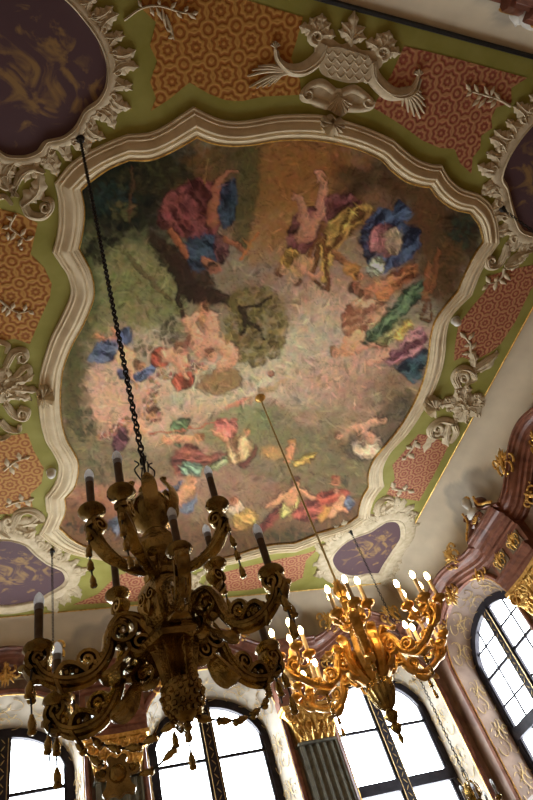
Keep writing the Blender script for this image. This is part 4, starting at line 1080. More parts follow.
medallion([(0,538.8),(14.6,540),(28,545),(36.6,553.4),(48.8,562),(63.4,568),(68.3,577.8),(62.2,586.3),(48.8,593.7),(36.6,599.8),(12.2,604.6),(0,605),(-30,606),(-52,598),(-58,580),(-44,560),(-24,544)],
          'purple medallion with ochre figures and white ring beside a thin rod over the window wall', step=14, Lb=11, skip=lambda b: b[1] > 603)
medallion([(329,560.7),(336.3,548.5),(351,537.6),(370.5,530.2),(382.7,521.7),(394.9,519.3),(402.7,524),(403.4,537.6),(394.9,549.8),(386.3,562),(380,573),(366,574),(352,577),(336,573)],
          'purple medallion with ochre figures and white ring above the lit chandelier', step=13, Lb=10, skip=lambda b: b[1] > 577 or b[0]+.53*b[1] > 694)

# ------------------------------------------------------------------ stucco cartouches, scrolls, sprigs, shells, knobs
cr = stucco('stucco_crest', (345, 65), 'white stucco crest of plumes, scrolls and fleur leaf between two damask panels')
for sg, H, B, tail, f0, ang in ((-1, (316,36), [(324,44),(318,58),(303,69),(288,69),(278,60),(275,48)], [(279,60)], None, 155), (1, (381,52), [(371,62),(374,78),(388,92),(402,94),(413,88),(418,76)], [(404,92)], None, 60)):
    mb = MB(); curl(mb, H[0], H[1], 8, 90, 1.4, 3.2, 1.4, -sg, .09)
    spart(mb, 'scroll', cr)
    mb = MB()
    base = np.array(H)
    up = np.array((6, -23)) if sg < 0 else np.array((8, -22))
    leafp(mb, base+(0, -4), base+up, 7, .05, 3, .07)
    for q, s_ in ((-34, 1), (34, -1), (-75, 1), (75, -1)):
        a = math.radians(q); r_ = np.array((up[0]*math.cos(a)-up[1]*math.sin(a), up[0]*math.sin(a)+up[1]*math.cos(a)))*.82
        leafp(mb, base+r_*.1, base+r_, 6, .1*s_, 3, .06)
    spart(mb, 'leaf_tuft', cr)
    mb = MB(); rel(mb, B, [6.5, 7.5, 7, 5.5, 3.5, 1.5], .085, 6); rel(mb, B, [1.2, 1.6, 1.4, .8], .10, 6)
    rel(mb, [(p[0]+2.5, p[1]+2.5) for p in B], [1.0, 1.2, .6], .095, 6)
    e = B[-1]; fan(mb, (e[0], e[1]-1), -90, 120, 5, 6, 1.1, .06)
    spart(mb, 'plume', cr)
    mb = MB()
    if sg < 0:
        for t in ((249,87),(256,88),(262,87),(268,86),(274,83),(247,76),(258,66),(252,70)): rel(mb, [(288,72), ((288+t[0])/2, (72+t[1])/2-3), t], [2.4, 2.0, .8], .06, 6)
    else:
        for t in ((408,112),(414,116),(420,118),(424,113),(425,106),(402,106),(424,99),(421,92)): rel(mb, [(400,90), ((400+t[0])/2+2, (90+t[1])/2-3), t], [2.4, 2.0, .8], .06, 6)
    spart(mb, 'feather_fan', cr)
mb = MB()
leafp(mb, (350,46), (354,10), 6.5, 0, 3, .08)
for q in ((338,30),(341,22),(366,38),(365,27)): leafp(mb, (351,40), q, 5, .12 if q[0] < 350 else -.12, 2, .065)
spart(mb, 'fleur_leaf', cr)
spart(slab([(318,36),(326,34),(340,44),(350,42),(362,50),(378,50),(384,58),(374,70),(346,60),(318,58),(314,46)], .001, .025, 'stucco'), 'backing', cr)
mb = slab([(322,50),(334,46),(350,50),(366,56),(372,66),(368,78),(352,82),(338,80),(322,74),(318,62)], 0, .05, 'stucco')
for k, yy in enumerate((52, 59, 66, 73)):
    for j in range(5):
        x = 327+j*9+(k % 2)*3; y = yy+.16*(x-345)
        rel(mb, [(x-4, y), (x, y+4.5), (x+4, y)], [1.6, 2.4, 1.6], .085, 4)
spart(mb, 'scale_plate', cr)
mb = slab([(306,94),(320,86),(337,88),(356,90),(372,99),(366,109),(350,110),(340,116),(328,110),(312,105)], .001, .03, 'stucco')
for sg in (-1, 1):
    cx = 337; s = [(337+sg*4, 92+sg), (337+sg*16, 86+sg*3), (337+sg*29, 92+sg*5), (337+sg*34, 101+sg*4), (337+sg*24, 104+sg*4), (337+sg*10, 106+sg)]
    rel(mb, s, [4, 4.5, 3.5, 4, 4, 5], .08, 5); curl(mb, 337+sg*30, 97+sg*4, 6, 0 if sg > 0 else 180, 1.3, 2.2, 1, sg, .1)
fan(mb, (338, 96), 85, 110, 8, 18, 2.6, .08)
spart(mb, 'lower_wings', cr)
def shell(px, ang, r, label):
    o = stucco('stucco_shell', px, label, 'stucco shell', 'small shells on the fresco frame')
    mb = MB(); fan(mb, px, ang, 210, 9, r*1.15, r*.2, .26, .1); spart(mb, 'ribs', o)
    mb = MB(); curl(mb, px[0]-r*.3*math.cos(math.radians(ang)), px[1]-r*.3*math.sin(math.radians(ang)), r*.35, ang, 1.2, r*.16, r*.08, 1, .21); spart(mb, 'scroll', o); return o
shell((330,121), 95, 11, 'brownish stucco shell on the frame at the foot of the plumed crest')
shell((43,392), 10, 10, 'stucco shell on the frame beside the rosette among orange damask')
shell((432,404), 195, 9, 'stucco shell on the frame beside the rosette among rose damask')

def rosette(root, c, r, n=8, rot=0, squash=1.0):
    mb = MB()
    for ring_, (rr, k, w) in enumerate(((r*1.12, n, r*.36), (r*.74, n-2, r*.27), (r*.42, 5, r*.19))):
        for i in range(k):
            a = 2*math.pi*i/k+ring_*.5+rot; q_ = rr*(1+.1*math.sin(3*i+ring_)); u = np.array([math.cos(a), math.sin(a)*squash])
            leafp(mb, np.array(c)+u*q_*.12, np.array(c)+u*q_, w, .10*(-1)**i, 2, .055+.022*ring_)
            e = np.array(c)+u*q_*.86; curl(mb, e[0], e[1], w*.42, math.degrees(a), 1.1, w*.16, w*.1, (-1)**i, .07+.02*ring_)
    curl(mb, c[0], c[1], r*.2, 0, 2.2, r*.06, r*.05, 1, .125)
    spart(mb, 'rosette', root)
def scrollset(root, items):
    for kind, a in items:
        mb = MB()
        if kind == 's':
            rel(mb, a[0], [q*.82 for q in a[1]], .075, 6); rel(mb, a[0], [q*.2 for q in a[1]], .10, 6)
            for sg in (-1, 1): rel(mb, [(x+.55*sg*a[1][min(i, len(a[1])-1)], y) for i, (x, y) in enumerate(a[0])], [.5, .5, .3], .085, 6)
        elif kind == 'c': curl(mb, *a)
        elif kind == 'l': leafp(mb, *a)
        spart(mb, {'s': 'scroll', 'c': 'volute', 'l': 'acanthus_leaf'}[kind], root)
lc = stucco('stucco_rosette', (8, 388), 'white stucco rosette with leafy scrolls between two orange gold damask panels')
rosette(lc, (4, 386), 17, 9)
scrollset(lc, [('s', ([(6,366),(14,352),(24,350),(26,358),(18,362)], [4,4.5,4,3,2])), ('c', (22,356,6,-60,1.4,2.2,1,1,.09)), ('s', ([(16,376),(26,366),(30,372),(24,380)], [3.5,4,3,2])),
               ('s', ([(6,404),(14,414),(24,418),(28,410),(20,406)], [4,5,4.5,3,2])), ('c', (22,413,6,60,1.4,2.2,1,-1,.09)), ('s', ([(0,420),(8,428),(18,430),(20,424)], [4,4.5,3.5,2])),
               ('l', ((10,388),(40,390),5,.0,3,.06)), ('l', ((10,380),(34,374),5,.1,3,.06)), ('l', ((8,396),(32,400),5,-.1,3,.06)), ('s', ([(-10,352),(-2,342),(8,345),(6,352)], [4,4,3,2])),
               ('s', ([(-12,430),(0,438),(10,434)], [4,4,2]))])
rc = stucco('stucco_rosette', (462, 405), 'white stucco rosette with leafy scrolls between two rose damask panels')
rosette(rc, (464, 404), 17, 9)
scrollset(rc, [('s', ([(458,386),(454,376),(460,368),(470,370),(474,378),(466,384)], [4,4,3.6,3.4,3,2])), ('c', (463,377,6,200,1.4,2.4,1,1,.09)), ('l', ((470,374),(497,350),5,.12,4,.06)), ('l', ((474,366),(470,350),4,.1,3,.06)), ('s', ([(474,368),(486,360),(497,352)], [3,4,1.5])),
               ('s', ([(452,422),(440,420),(430,428),(432,436),(442,436)], [4,4,3.6,3,2])), ('c', (437,428,6,120,1.4,2.4,1,-1,.09)), ('l', ((448,424),(448,446),4.5,.1,3,.06)), ('l', ((440,432),(424,452),4,.1,3,.05)), ('s', ([(454,424),(456,432),(450,442)], [3.4,3.4,2])),
               ('l', ((450,402),(436,404),5,0,3,.06)), ('l', ((476,394),(484,402),4,.1,2,.05))])
fc = stucco('stucco_rosette', (191, 584), 'white stucco rosette with scrolls between two pink damask panels by the window wall')
rosette(fc, (191, 585), 11, 8)
scrollset(fc, [('s', ([(182,590),(174,594),(168,588),(172,582),(177,586)], [2.4,3,2.6,2.2,1.4])), ('s', ([(201,588),(209,591),(214,585),(210,579),(205,584)], [2.4,3,2.6,2.2,1.4])), ('l', ((184,578),(176,572),3,.1,3,.05)), ('l', ((198,577),(206,571),3,-.1,3,.05))])
for nm, px, items, lab in (
    ('stucco_scroll', (35,190), [('s', ([(12,196),(20,176),(32,168),(44,172)], [2,5,6,3])), ('l', ((22,206),(40,170),8,.18,5,.07)), ('s', ([(24,204),(30,214),(42,216),(50,208),(50,200),(43,199)], [5,6,5.5,5,4,2.5])), ('c', (45,206,6,-30,1.3,2.6,1,1,.1)), ('s', ([(2,176),(10,188),(18,196)], [5,4,2])), ('c', (6,180,9,30,1.3,3,1.2,1,.08)), ('s', ([(-8,200),(4,196),(12,204)], [4,3.5,2]))], 'white stucco C scroll with acanthus beside the black chain medallion'),
    ('stucco_scroll', (30,515), [('l', ((14,524),(42,512),6,.15,4,.06)), ('s', ([(14,528),(18,514),(28,510),(38,514),(42,520),(34,522)], [4,5,5,4,3,2])), ('c', (8,520,6,0,1.3,2.4,1,1,.08)), ('s', ([(16,526),(26,530),(34,528)], [3,3.5,2])), ('l', ((30,535),(40,548),4,.1,2,.05)), ('s', ([(-12,524),(0,530),(10,536)], [3,4,3]))], 'white stucco acanthus scroll between orange damask and purple medallion'),
    ('stucco_scroll', (492,262), [('l', ((500,262),(506,242),4.5,.15,3,.06)), ('s', ([(506,244),(502,258),(496,266),(488,266),(486,258),(492,257)], [2,4,4,3.6,3,2])), ('c', (491,260,5,90,1.3,2,.9,1,.09)), ('l', ((504,266),(530,250),4,.1,4,.06)), ('l', ((506,268),(520,262),3,.1,3,.05)), ('s', ([(508,262),(518,254),(533,250)], [3,3.5,2]))], 'white stucco scroll beside the black rod and rose damask'),
    ('stucco_scroll', (392,503), [('l', ((380,512),(392,498),4.5,.2,3,.05)), ('s', ([(378,514),(378,504),(386,498),(392,502),(386,508)], [2,3.4,3.6,3,2])), ('l', ((394,514),(404,498),4,.1,3,.05)), ('l', ((400,512),(414,504),4,.1,3,.05)), ('l', ((396,508),(396,496),3,.1,3,.05))], 'white stucco acanthus scroll between rose damask and purple medallion')):
    scrollset(stucco(nm, px, lab), items)
def sprig(pts, leaves, px, lab):
    r_ = stucco('stucco_sprig', px, lab, 'stucco ornament', 'stucco sprigs on the damask'); mb = MB(); rel(mb, pts, [1.3, 1.1, .6], .04, 6); spart(mb, 'stem', r_)
    for i, (a, b) in enumerate(leaves):
        mb = MB(); rel(mb, [a, ((a[0]+b[0])/2, (a[1]+b[1])/2), b], [.5, 2.3, .4], .05, 4); spart(mb, 'leaf', r_)
sprig([(124,20),(142,8),(160,6),(180,12),(196,14)], [((142,8),(138,0)),((150,7),(154,16)),((156,7),(162,20)),((162,8),(166,28)),((166,14),(174,40)),((170,9),(176,2)),((176,11),(182,18)),((184,12),(188,6)),((188,13),(196,19)),((160,6),(158,-2)),((166,28),(172,32)),((174,36),(168,38)),((192,14),(198,12))], (160,12), 'white stucco leaf sprig beside the dark chain medallion')
sprig([(510,106),(500,100),(488,96),(474,92),(468,90)], [((500,100),(494,92)),((494,98),(486,102)),((488,96),(484,86)),((482,94),(476,100)),((478,93),(474,84)),((472,91),(466,96)),((486,97),(478,108)),((480,98),(472,106)),((490,96),(494,86)),((470,90),(466,84)),((496,100),(490,108))], (488,96), 'white stucco leaf sprig on rose damask beside the dark medallion')
sprig([(16,214),(10,226),(16,232),(26,240)], [((10,226),(2,228)),((16,232),(10,240)),((20,236),(26,228)),((26,240),(34,236)),((22,238),(18,246)),((14,220),(6,216)),((20,246),(22,250)),((8,232),(8,240))], (16,230), 'white stucco vine hanging from the C scroll onto orange damask')
sprig([(0,300),(10,308),(20,312),(30,310)], [((6,304),(2,312)),((12,309),(14,302)),((18,311),(20,320)),((24,311),(26,304)),((28,310),(34,314)),((10,308),(6,316))], (14,308), 'white stucco vine on orange damask touching the rosette scrolls')
sprig([(4,470),(14,462),(24,458)], [((8,467),(6,458)),((14,462),(18,468)),((20,460),(18,452)),((24,458),(30,456)),((10,466),(14,474))], (14,464), 'white stucco vine on orange damask near the round boss')
sprig([(6,506),(16,502),(28,500)], [((10,504),(8,498)),((16,502),(20,508)),((22,501),(20,494)),((28,500),(34,498)),((26,500),(30,506))], (18,502), 'white stucco vine on orange damask next to the acanthus scroll')
sprig([(504,268),(502,276),(494,282),(486,284)], [((503,272),(510,280)),((499,279),(506,284)),((494,282),(498,276)),((490,283),(486,276)),((488,284),(482,290)),((496,281),(494,290))], (496,278), 'white stucco vine hanging onto rose damask near the black rod')
sprig([(470,356),(470,344),(464,336)], [((470,350),(476,342)),((470,344),(464,346)),((466,338),(460,332)),((468,340),(474,332)),((470,352),(462,354))], (468,344), 'white stucco leaf sprig on rose damask between round boss and rosette')
sprig([(416,440),(412,448),(406,456)], [((415,442),(420,448)),((412,448),(406,446)),((408,453),(414,458)),((406,456),(402,460))], (412,448), 'white stucco leaf sprig on the rose damask under the rosette scroll')
sprig([(392,488),(400,490),(408,490)], [((394,488),(392,482)),((400,490),(398,496)),((404,490),(406,484)),((408,490),(414,492))], (400,490), 'white stucco leaf sprig on rose damask next to the purple medallion')
for px, lab in (((51.2,471.5), 'round white plaster boss between the frame and orange gold damask'), ((455,320), 'round white plaster boss between the frame and rose damask')):
    x, y = cp(*px); r_ = cscale(*px)*3.6
    o = MB().lathe([(r_*1.15, 0), (r_*1.15, -.01), (r_*.9, -.02), (r_*1.0, -.05), (r_*.95, -.09), (r_*.6, -.125), (.002, -.135)], 16).build('stucco_boss', M['stone'], loc=(x, y, CZ), angle=50)
    tag(o, lab, 'boss', 'round bosses on the ceiling')
#CHANDELIERS

# ------------------------------------------------------------------ chandeliers
def vol(mb, cx, cz, r, a0, turns, d, ra, rb, y=0.0):
    n = max(10, int(turns*14)); pts = []
    for i in range(n+1):
        t = i/n; a = math.radians(a0)+d*t*turns*2*math.pi; q = r*(1-.85*t); pts.append((cx+q*math.cos(a), y, cz+q*math.sin(a)))
    return mb.tube(pts, [ra*(1-.45*i/n) for i in range(n+1)], [rb]*(n+1), n=6, binormal=(0, 1, 0))
def leaf3(mb, pts, w, th, n=4):
    q = catmull(pts, n); m = len(q)
    return mb.tube(q, [th*(.5+.5*math.sin(math.pi*i/(m-1))) for i in range(m)], [w*(.15+.85*math.sin(math.pi*(.12+.88*i/(m-1)))**.8) if i < m-1 else w*.06 for i in range(m)], n=6, binormal=(0, 1, 0))
def chain_mesh(p0, p1, pitch, r):
    mb = MB(); p0, p1 = Vector(p0), Vector(p1); L = (p1-p0).length; n = int(L/pitch); d = (p1-p0)/L
    a = d.orthogonal().normalized(); b = d.cross(a)
    for i in range(n):
        c = p0+d*(i+.5)*pitch; u = a if i % 2 else b; w = b if i % 2 else a
        pts = [c+d*(pitch*.66*math.cos(t))+u*(pitch*.36*math.sin(t)) for t in [2*math.pi*k/10 for k in range(10)]]
        mb.tube(pts, r, n=4, binormal=w, closed=True)
    return mb
def candle(parent, x, y, z, lit=False, s=1.0):
    """drip pan, sleeve, socket and bulb; z is the bulb tip"""
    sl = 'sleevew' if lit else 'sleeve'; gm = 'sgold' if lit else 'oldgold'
    k = ('candle', lit, s)
    if k not in CAND:
        pr = [('drip_pan', [(.004,-.30),(.014,-.29),(.02,-.272),(.046,-.262),(.057,-.246),(.053,-.234),(.030,-.238),(.024,-.225),(.029,-.216),(.018,-.212)], gm, 14),
              ('candle_sleeve', [(.0165,-.225),(.0165,-.080),(.012,-.078)], sl, 12)]
        if not lit: pr.append(('bulb_socket', [(.0175,-.084),(.0185,-.066),(.017,-.058)], 'socket', 12))
        pr.append(('bulb', [(.015,-.066),(.0195,-.050),(.0205,-.040),(.017,-.022),(.009,-.007),(.001,0)], 'lit' if lit else 'bulb', 12))
        CAND[k] = []
        for nme, p, mt, n in pr:
            o = MB().lathe([(a*s, b*s) for a, b in p], n).build(nme, M[mt], angle=60); CAND[k].append((nme, o.data)); bpy.data.objects.remove(o)
    for nme, me in CAND[k]:
        o = bpy.data.objects.new(nme, me); COL.objects.link(o); o.parent = parent; o.location = (x, y, z)
CAND = {}
def bell_mesh():
    return MB().lathe([(.003,0),(.009,-.004),(.011,-.012),(.017,-.022),(.019,-.036),(.016,-.047),(.021,-.056),(.017,-.062),(.003,-.064)], 10).build('tassel', M['oldgold'], angle=50)
_b = bell_mesh(); BELL = _b.data; bpy.data.objects.remove(_b)
def garland(root, pts, scale=1.0, gap=.075):
    q = resample(catmull([tuple(p) for p in pts], 10), 200); L = np.linalg.norm(np.diff(q, axis=0), axis=1).sum()
    g = MB().tube([tuple(p) for p in resample(q, 24)], .004, n=4).build('garland', M['iron'], root)
    n = max(1, int(L/(gap*scale)))
    for i in range(n):
        k = int((i+.3)/n*199); p = Vector(q[k]); t = Vector(q[min(199, k+3)]-q[max(0, k-3)])
        o = bpy.data.objects.new('tassel', BELL); COL.objects.link(o); o.parent = g; o.location = p
        o.rotation_mode = 'QUATERNION'; o.rotation_quaternion = Vector((0, 0, -1)).rotation_difference(t); o.scale = (.78*scale, .78*scale, scale*(1+.12*math.sin(i*2)))
def pol(r, az, z): return (r*math.cos(math.radians(az)), r*math.sin(math.radians(az)), z)

B0 = 0.92                                            # height of the finial above the eye
def bronze_chandelier():
    root = empty('chandelier', (0.526, 2.146, EYE+B0))
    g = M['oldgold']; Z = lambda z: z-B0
    MB().lathe([(.002,Z(.925)),(.010,Z(.93)),(.006,Z(.955)),(.016,Z(.965)),(.012,Z(.985)),(.03,Z(1.0)),(.001,Z(1.003))], 10).build('finial', g, root)
    mb = MB(); mb.lathe([(.02,Z(.99)),(.045,Z(1.01)),(.066,Z(1.05)),(.072,Z(1.09)),(.062,Z(1.125)),(.05,Z(1.13))], 18)
    for k in range(5):                               # scales of the acorn
        z = 1.015+k*.023; r = (.05,.062,.07,.072,.067)[k]
        for j in range(12):
            a = 2*math.pi*(j+.5*(k % 2))/12; mb.ball((r*math.cos(a), r*math.sin(a), Z(z)), .0115, 6, 4)
    mb.build('acorn', g, root)
    MB().lathe([(.058,Z(1.12)),(.070,Z(1.13)),(.066,Z(1.145)),(.072,Z(1.18)),(.086,Z(1.24)),(.096,Z(1.265)),(.10,Z(1.27))], 28, flute=.3).build('fluted_cone', g, root, angle=15)
    MB().lathe([(.085,Z(1.258)),(.122,Z(1.262)),(.135,Z(1.28)),(.112,Z(1.31)),(.088,Z(1.335)),(.084,Z(1.35))], 6).build('hexagonal_collar', g, root, angle=25)
    body = MB().lathe([(.088,Z(1.345)),(.105,Z(1.36)),(.118,Z(1.42)),(.112,Z(1.50)),(.088,Z(1.545)),(.06,Z(1.56))], 6).build('hexagonal_body', g, root, angle=25)
    for k in range(6):
        a = math.radians(60*k+30); mb = MB()
        for sg in (-1, 1): vol(mb, sg*.028, .03, .026, 90, 1.4, sg, .006, .009); leaf3(mb, [(0,0,-.05),(sg*.02,0,-.02),(sg*.012,0,.03)], .012, .008)
        mb.xf(lambda v: (v[1]+.101, v[0], v[2]+Z(1.43))); mb.xf(lambda v: (v[0]*math.cos(a)-v[1]*math.sin(a), v[0]*math.sin(a)+v[1]*math.cos(a), v[2]))
        mb.build('relief_panel', g, body)
    MB().lathe([(.05,Z(1.55)),(.075,Z(1.56)),(.08,Z(1.585)),(.055,Z(1.60)),(.045,Z(1.63)),(.06,Z(1.65)),(.095,Z(1.68)),(.105,Z(1.72)),(.09,Z(1.76)),(.05,Z(1.785))], 24, flute=.06).build('baluster', g, root, angle=30)
    MB().lathe([(.05,Z(1.775)),(.062,Z(1.80)),(.045,Z(1.82)),(.05,Z(1.84)),(.085,Z(1.88)),(.10,Z(1.93)),(.09,Z(1.98)),(.06,Z(2.03)),(.035,Z(2.06)),(.045,Z(2.08)),(.02,Z(2.10)),(.012,Z(2.15)),(.002,Z(2.16))], 20).build('crown_vase', g, root, angle=40)
    for k in range(6):
        mb = MB(); leaf3(mb, [(.05,0,Z(1.86)),(.11,0,Z(1.92)),(.12,0,Z(2.0)),(.085,0,Z(2.08)),(.10,0,Z(2.10))], .04, .012)
        mb.build('crown_leaf', g, root, rz=math.radians(60*k+20))
    mb = MB()
    for k in range(4):
        a = math.radians(90*k+10); mb.tube(catmull([(0,0,Z(2.10)),pol(.035,90*k+10,Z(2.16)),pol(.05,90*k+10,Z(2.21)),pol(.025,90*k+10,Z(2.25)),pol(.045,90*k+10,Z(2.27))], 4), .004, n=5)
    mb.tube([(0,0,Z(2.12)),(0,0,Z(2.30))], .008, n=6); mb.build('hook', M['iron'], root)
    # lower tier arm
    def lower_arm():
        mb = MB()
        q = catmull([(.07,0,-.20),(.12,0,-.13),(.185,0,-.115),(.225,0,-.17),(.245,0,-.25),(.30,0,-.315),(.385,0,-.325),(.455,0,-.29),(.487,0,-.235)], 5); m = len(q)
        mb.tube(q, [.030-.010*i/m for i in range(m)], [.030-.006*i/m for i in range(m)], n=8, binormal=(0,1,0))
        for sg in (-1, 1):
            mb.tube([(p[0], sg*.027, p[2]) for p in q[4:]], .009, n=5)
            for i in range(16, m-3, 2): mb.ball((q[i][0], sg*.020, q[i][2]+.022), .0125, 6, 4)
        mb.tube([(p[0], 0, p[2]-.026) for p in q[20:m-2]], .012, n=5)
        arm = mb.build('arm', g, root)
        for cx, cz, r, a0, d, w in ((.185,-.175,.062,80,1,.036),(.475,-.225,.048,-60,1,.034),(.315,-.265,.045,-120,-1,.03),(.12,-.235,.05,60,-1,.03)):
            vol(MB(), cx, cz, r, a0, 1.7, d, .015, w).build('volute', g, arm)
        for q_, w_ in (([(.30,0,-.33),(.35,0,-.28),(.395,0,-.275),(.42,0,-.32),(.40,0,-.365)], .045), ([(.16,0,-.25),(.20,0,-.31),(.25,0,-.34),(.28,0,-.32)], .06), ([(.44,0,-.31),(.50,0,-.29),(.525,0,-.25),(.55,0,-.245)], .03)):
            leaf3(MB(), q_, w_, .016).build('acanthus_leaf', g, arm)
        candle(arm, .48, 0, .065); return arm
    def upper_arm():
        mb = MB(); q = catmull([(.05,0,-.34),(.10,0,-.395),(.19,0,-.40),(.27,0,-.36),(.325,0,-.29),(.34,0,-.235)], 5); m = len(q)
        mb.tube(q, [.021-.004*i/m for i in range(m)], [.024]*m, n=8, binormal=(0,1,0))
        for i in range(3, m-2, 2): mb.ball((q[i][0], 0, q[i][2]+.02), .011, 6, 4)
        arm = mb.build('arm', g, root)
        vol(MB(), .315, -.255, .04, -20, 1.6, 1, .012, .03).build('volute', g, arm); vol(MB(), .10, -.355, .04, -60, 1.5, -1, .012, .026).build('volute', g, arm)
        mb = MB(); leaf3(mb, [(.20,0,-.40),(.27,0,-.385),(.34,0,-.32),(.365,0,-.27)], .03, .012); mb.build('acanthus_leaf', g, arm)
        candle(arm, .335, 0, .065); return arm
    DZ = .065
    LOW = [(-94, 1.60, .86), (-40, 1.60, .92), (22, 1.56, .96), (80, 1.56, 1.0), (147, 1.505, 1.0), (173, 1.60, 1.0)]
    UPP = [(-148, 2.04, 1.0), (-120, 2.0, 1.10), (-40, 2.03, .92), (30, 2.0, 1.0), (113, 1.99, 1.05)]
    for proto, lst in ((lower_arm(), LOW), (upper_arm(), UPP)):
        for i, (az, zt, sc) in enumerate(lst):
            o = proto if i == 0 else copy_tree(proto, root)
            o.location = (0, 0, Z(zt-DZ)); o.rotation_euler = (0, 0, math.radians(az)); o.scale = (sc, 1, 1) if not (az == -94) else (sc, .85, .82)
    for az, zt, sc in LOW[1:]:
        for da, L in ((-3, .20), (3, .13)):
            r = .50*sc; garland(root, [pol(r, az+da, Z(zt-DZ-.27)), pol(r+.005, az+da, Z(zt-DZ-.27-L/2)), pol(r, az+da, Z(zt-DZ-.27-L))], 1.0)
    for az, zt, sc in UPP:
        garland(root, [pol(.35*sc, az, Z(zt-DZ-.26)), pol(.36*sc, az, Z(zt-DZ-.4)), pol(.36*sc, az+2, Z(zt-DZ-.56))], .85)
    for az in (22, 147):                             # swags from arm to finial
        garland(root, [pol(.42, az, Z(1.24)), pol(.36, az-4, Z(1.08)), pol(.22, az-6, Z(.995)), pol(.05, az, Z(1.0))], .95)
    return root
near = bronze_chandelier()
tag(near, 'dark aged gilt chandelier with unlit white bulbs on a black chain, hexagonal body', 'chandelier', 'unlit gilt chandeliers')
FIRST = [near]
for px, z, lab in (((350,530), .55, 'unlit gilt chandelier whose rod hangs from the purple medallion beside the lit one'),
                   ((52,550), 0.0, 'unlit gilt chandelier on a thin rod beside the purple medallion and orange damask'),
                   ((501,208), 0.0, 'unlit gilt chandelier on a thin black rod beside the dark medallion and rose damask')):
    x, y = cp(*px); c = copy_tree(near, None, (x, y, near.location.z+z)); c['label'] = lab; FIRST.append(c)
for c, px in zip(FIRST, ((80,138), (350,530), (52,550), (501,208))):
    ax, ay = cp(*px); l = c.location; top = (ax-l.x, ay-l.y, CZ-l.z); bot = (0, 0, 2.26-B0)
    big = c is near
    chain_mesh(bot, top, .042 if big else .05, .0062 if big else .0055).build('chain', M['iron'], c)['kind'] = 'stuff'
    MB().lathe([(.012,-.14),(.03,-.09),(.02,-.06),(.05,-.04),(.055,-.01),(.055,.0)], 12, org=top).build('ceiling_hook', M['iron'], c)
# dark carved pendant hanging on a swag below the near chandelier
d_ = ray(118, 775); d_ = d_/math.hypot(d_[0], d_[1])*2.36
pz = Vector((d_[0], d_[1], d_[2]+EYE))-near.location
mb = MB(); az = math.atan2(d_[1], d_[0])
shape = [(0,.05),(.022,.062),(.035,.05),(.03,.032),(.052,.02),(.07,.022),(.075,.005),(.055,-.006),(.04,-.01),(.042,-.035),(.055,-.052),(.045,-.068),(.02,-.06),(0,-.072)]
full = shape+[(-a, b) for a, b in reversed(shape[1:-1])]
sh = catmull(full, 3, True); m_ = len(sh)
mb.add([(a, -.012, b) for a, b in sh]+[(a, .012, b) for a, b in sh], [tuple(range(m_)), tuple(range(2*m_-1, m_-1, -1))]+[(i, (i+1) % m_, m_+(i+1) % m_, m_+i) for i in range(m_)])
mb.ball((0, -.012, 0), .03, 10, 6); mb.ball((.05, -.01, .012), .014, 8, 5); mb.ball((-.05, -.01, .012), .014, 8, 5)
mb.build('carved_pendant', M['oldgold'], near, loc=pz, rz=az-math.pi/2)
def rel_to(px, hd):
    v = ray(*px); v = v/math.hypot(v[0], v[1])*hd; return Vector((v[0], v[1], v[2]+EYE))-near.location
garland(near, [rel_to((62,712), 2.42), rel_to((82,748), 2.4), rel_to((104,766), 2.38)], 1.0)
garland(near, [rel_to((132,776), 2.36), rel_to((152,770), 2.33), rel_to((168,756), 2.3), rel_to((176,747), 2.28)], .85)

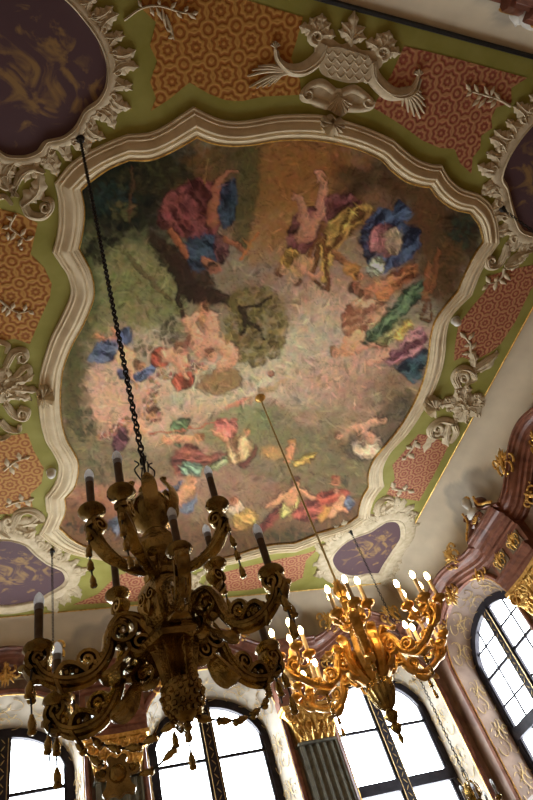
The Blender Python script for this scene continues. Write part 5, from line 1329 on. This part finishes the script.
def lit_chandelier():
    cx, cy_ = 3.42, 5.72; b0 = 2.10
    root = tag(empty('chandelier', (cx, cy_, EYE+b0)), 'large golden chandelier with glowing candle bulbs on a brass rod', 'chandelier'); Z = lambda z: z-b0
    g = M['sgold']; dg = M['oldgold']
    MB().lathe([(.004,Z(2.10)),(.014,Z(2.115)),(.03,Z(2.16)),(.018,Z(2.2)),(.05,Z(2.24)),(.062,Z(2.27)),(.03,Z(2.31)),(.07,Z(2.36)),(.078,Z(2.39)),(.04,Z(2.43)),(.05,Z(2.46))], 14, flute=.12).build('finial', dg, root)
    MB().lathe([(.045,Z(2.44)),(.09,Z(2.48)),(.13,Z(2.56)),(.15,Z(2.64)),(.135,Z(2.72)),(.09,Z(2.78)),(.07,Z(2.80))], 28, flute=.1).build('fluted_bowl', dg, root, angle=30)
    MB().lathe([(.07,Z(2.78)),(.12,Z(2.84)),(.16,Z(2.94)),(.15,Z(3.06)),(.10,Z(3.16)),(.07,Z(3.24)),(.055,Z(3.3)),(.09,Z(3.36)),(.115,Z(3.44)),(.10,Z(3.52)),(.06,Z(3.6)),(.04,Z(3.66)),(.055,Z(3.72)),(.03,Z(3.78)),(.02,Z(3.86))], 20).build('baluster', g, root)
    for k in range(8):
        mb = MB(); leaf3(mb, [(.10,0,Z(2.72)),(.20,0,Z(2.84)),(.25,0,Z(3.0)),(.22,0,Z(3.16)),(.27,0,Z(3.24)),(.31,0,Z(3.2))], .085, .025); leaf3(mb, [(.11,0,Z(2.74)),(.22,0,Z(2.84)),(.275,0,Z(3.0)),(.245,0,Z(3.14))], .02, .02)
        mb.build('acanthus_leaf', g, root, rz=math.radians(45*k+10))
    for k in range(6):
        mb = MB(); leaf3(mb, [(.06,0,Z(3.34)),(.14,0,Z(3.42)),(.16,0,Z(3.52)),(.13,0,Z(3.62)),(.17,0,Z(3.66))], .055, .016); mb.build('crown_leaf', g, root, rz=math.radians(60*k))
        mb = MB(); leaf3(mb, [(.02,0,Z(3.74)),(.06,0,Z(3.80)),(.065,0,Z(3.87)),(.03,0,Z(3.94)),(.05,0,Z(3.98))], .03, .012); mb.build('flame_leaf', g, root, rz=math.radians(60*k+30))
    # one arm with its cluster of five candles
    mb = MB()
    q = catmull([(.12,0,Z(2.98)),(.22,0,Z(3.08)),(.33,0,Z(3.06)),(.38,0,Z(2.95)),(.42,0,Z(2.84)),(.52,0,Z(2.77)),(.64,0,Z(2.78)),(.76,0,Z(2.84)),(.85,0,Z(2.92)),(.87,0,Z(3.02))], 4); m = len(q)
    mb.tube(q, [.045-.015*i/m for i in range(m)], [.05-.012*i/m for i in range(m)], n=8, binormal=(0,1,0))
    for i in range(m//2, m-2):
        for sg in (-1, 1): mb.ball((q[i][0], sg*.034, q[i][2]+.004), .022, 6, 4)
    arm = mb.build('arm', g, root)
    for c, z, r, a0, d, w in ((.33,2.96,.10,70,1,.05),(.86,3.0,.075,-70,1,.045),(.50,2.87,.075,-120,-1,.045),(.2,2.88,.09,80,-1,.05)):
        vol(MB(), c, Z(z), r, a0, 1.8, d, .022, w).build('volute', g, arm)
    for q_, w_ in (([(.48,0,Z(2.75)),(.58,0,Z(2.70)),(.68,0,Z(2.72)),(.74,0,Z(2.68))], .06), ([(.80,0,Z(2.86)),(.90,0,Z(2.9)),(.97,0,Z(3.0)),(.94,0,Z(3.06))], .06), ([(.25,0,Z(3.1)),(.34,0,Z(3.16)),(.40,0,Z(3.1)),(.46,0,Z(3.12))], .07)):
        leaf3(MB(), q_, w_, .02).build('acanthus_leaf', g, arm)
    MB().lathe([(.02,Z(2.98)),(.05,Z(3.02)),(.04,Z(3.06)),(.06,Z(3.09)),(.03,Z(3.13)),(.01,Z(3.2))], 12, org=(.84,0,0)).build('branch_hub', g, arm)
    for k in range(5):
        a = 72*k+18; x, y = .84+.175*math.cos(math.radians(a)), .175*math.sin(math.radians(a))
        p = [(.84+t*(x-.84), t*y, Z(z)) for t, z in ((.1,3.06),(.45,2.98),(.85,3.0),(1.02,3.08),(1,3.14))]
        MB().tube(catmull(p, 4), .013, n=6).build('branch', g, arm)
        candle(arm, x, y, Z(3.42 + (.03 if k % 2 else 0)), True, 1.32)
    for i in range(6):
        o = arm if i == 0 else copy_tree(arm, root)
        o.rotation_euler = (0, 0, math.radians(-119+60*i))
    for i in range(6):                               # pendant tassel below each arm
        garland(root, [pol(.6, -119+60*i, Z(2.72)), pol(.6, -119+60*i, Z(2.62)), pol(.6, -119+60*i, Z(2.5))], 1.4)
    ax, ay = cp(260, 398); top = (ax-cx, ay-cy_, CZ-EYE-b0)
    MB().tube([(0,0,Z(3.8)), top], .014, n=8).build('rod', M['brass'], root)
    MB().lathe([(.014,-.10),(.03,-.07),(.05,-.05),(.085,-.02),(.09,0)], 16, org=top).build('ceiling_rose', M['gold'], root)
    return root
lit_chandelier()
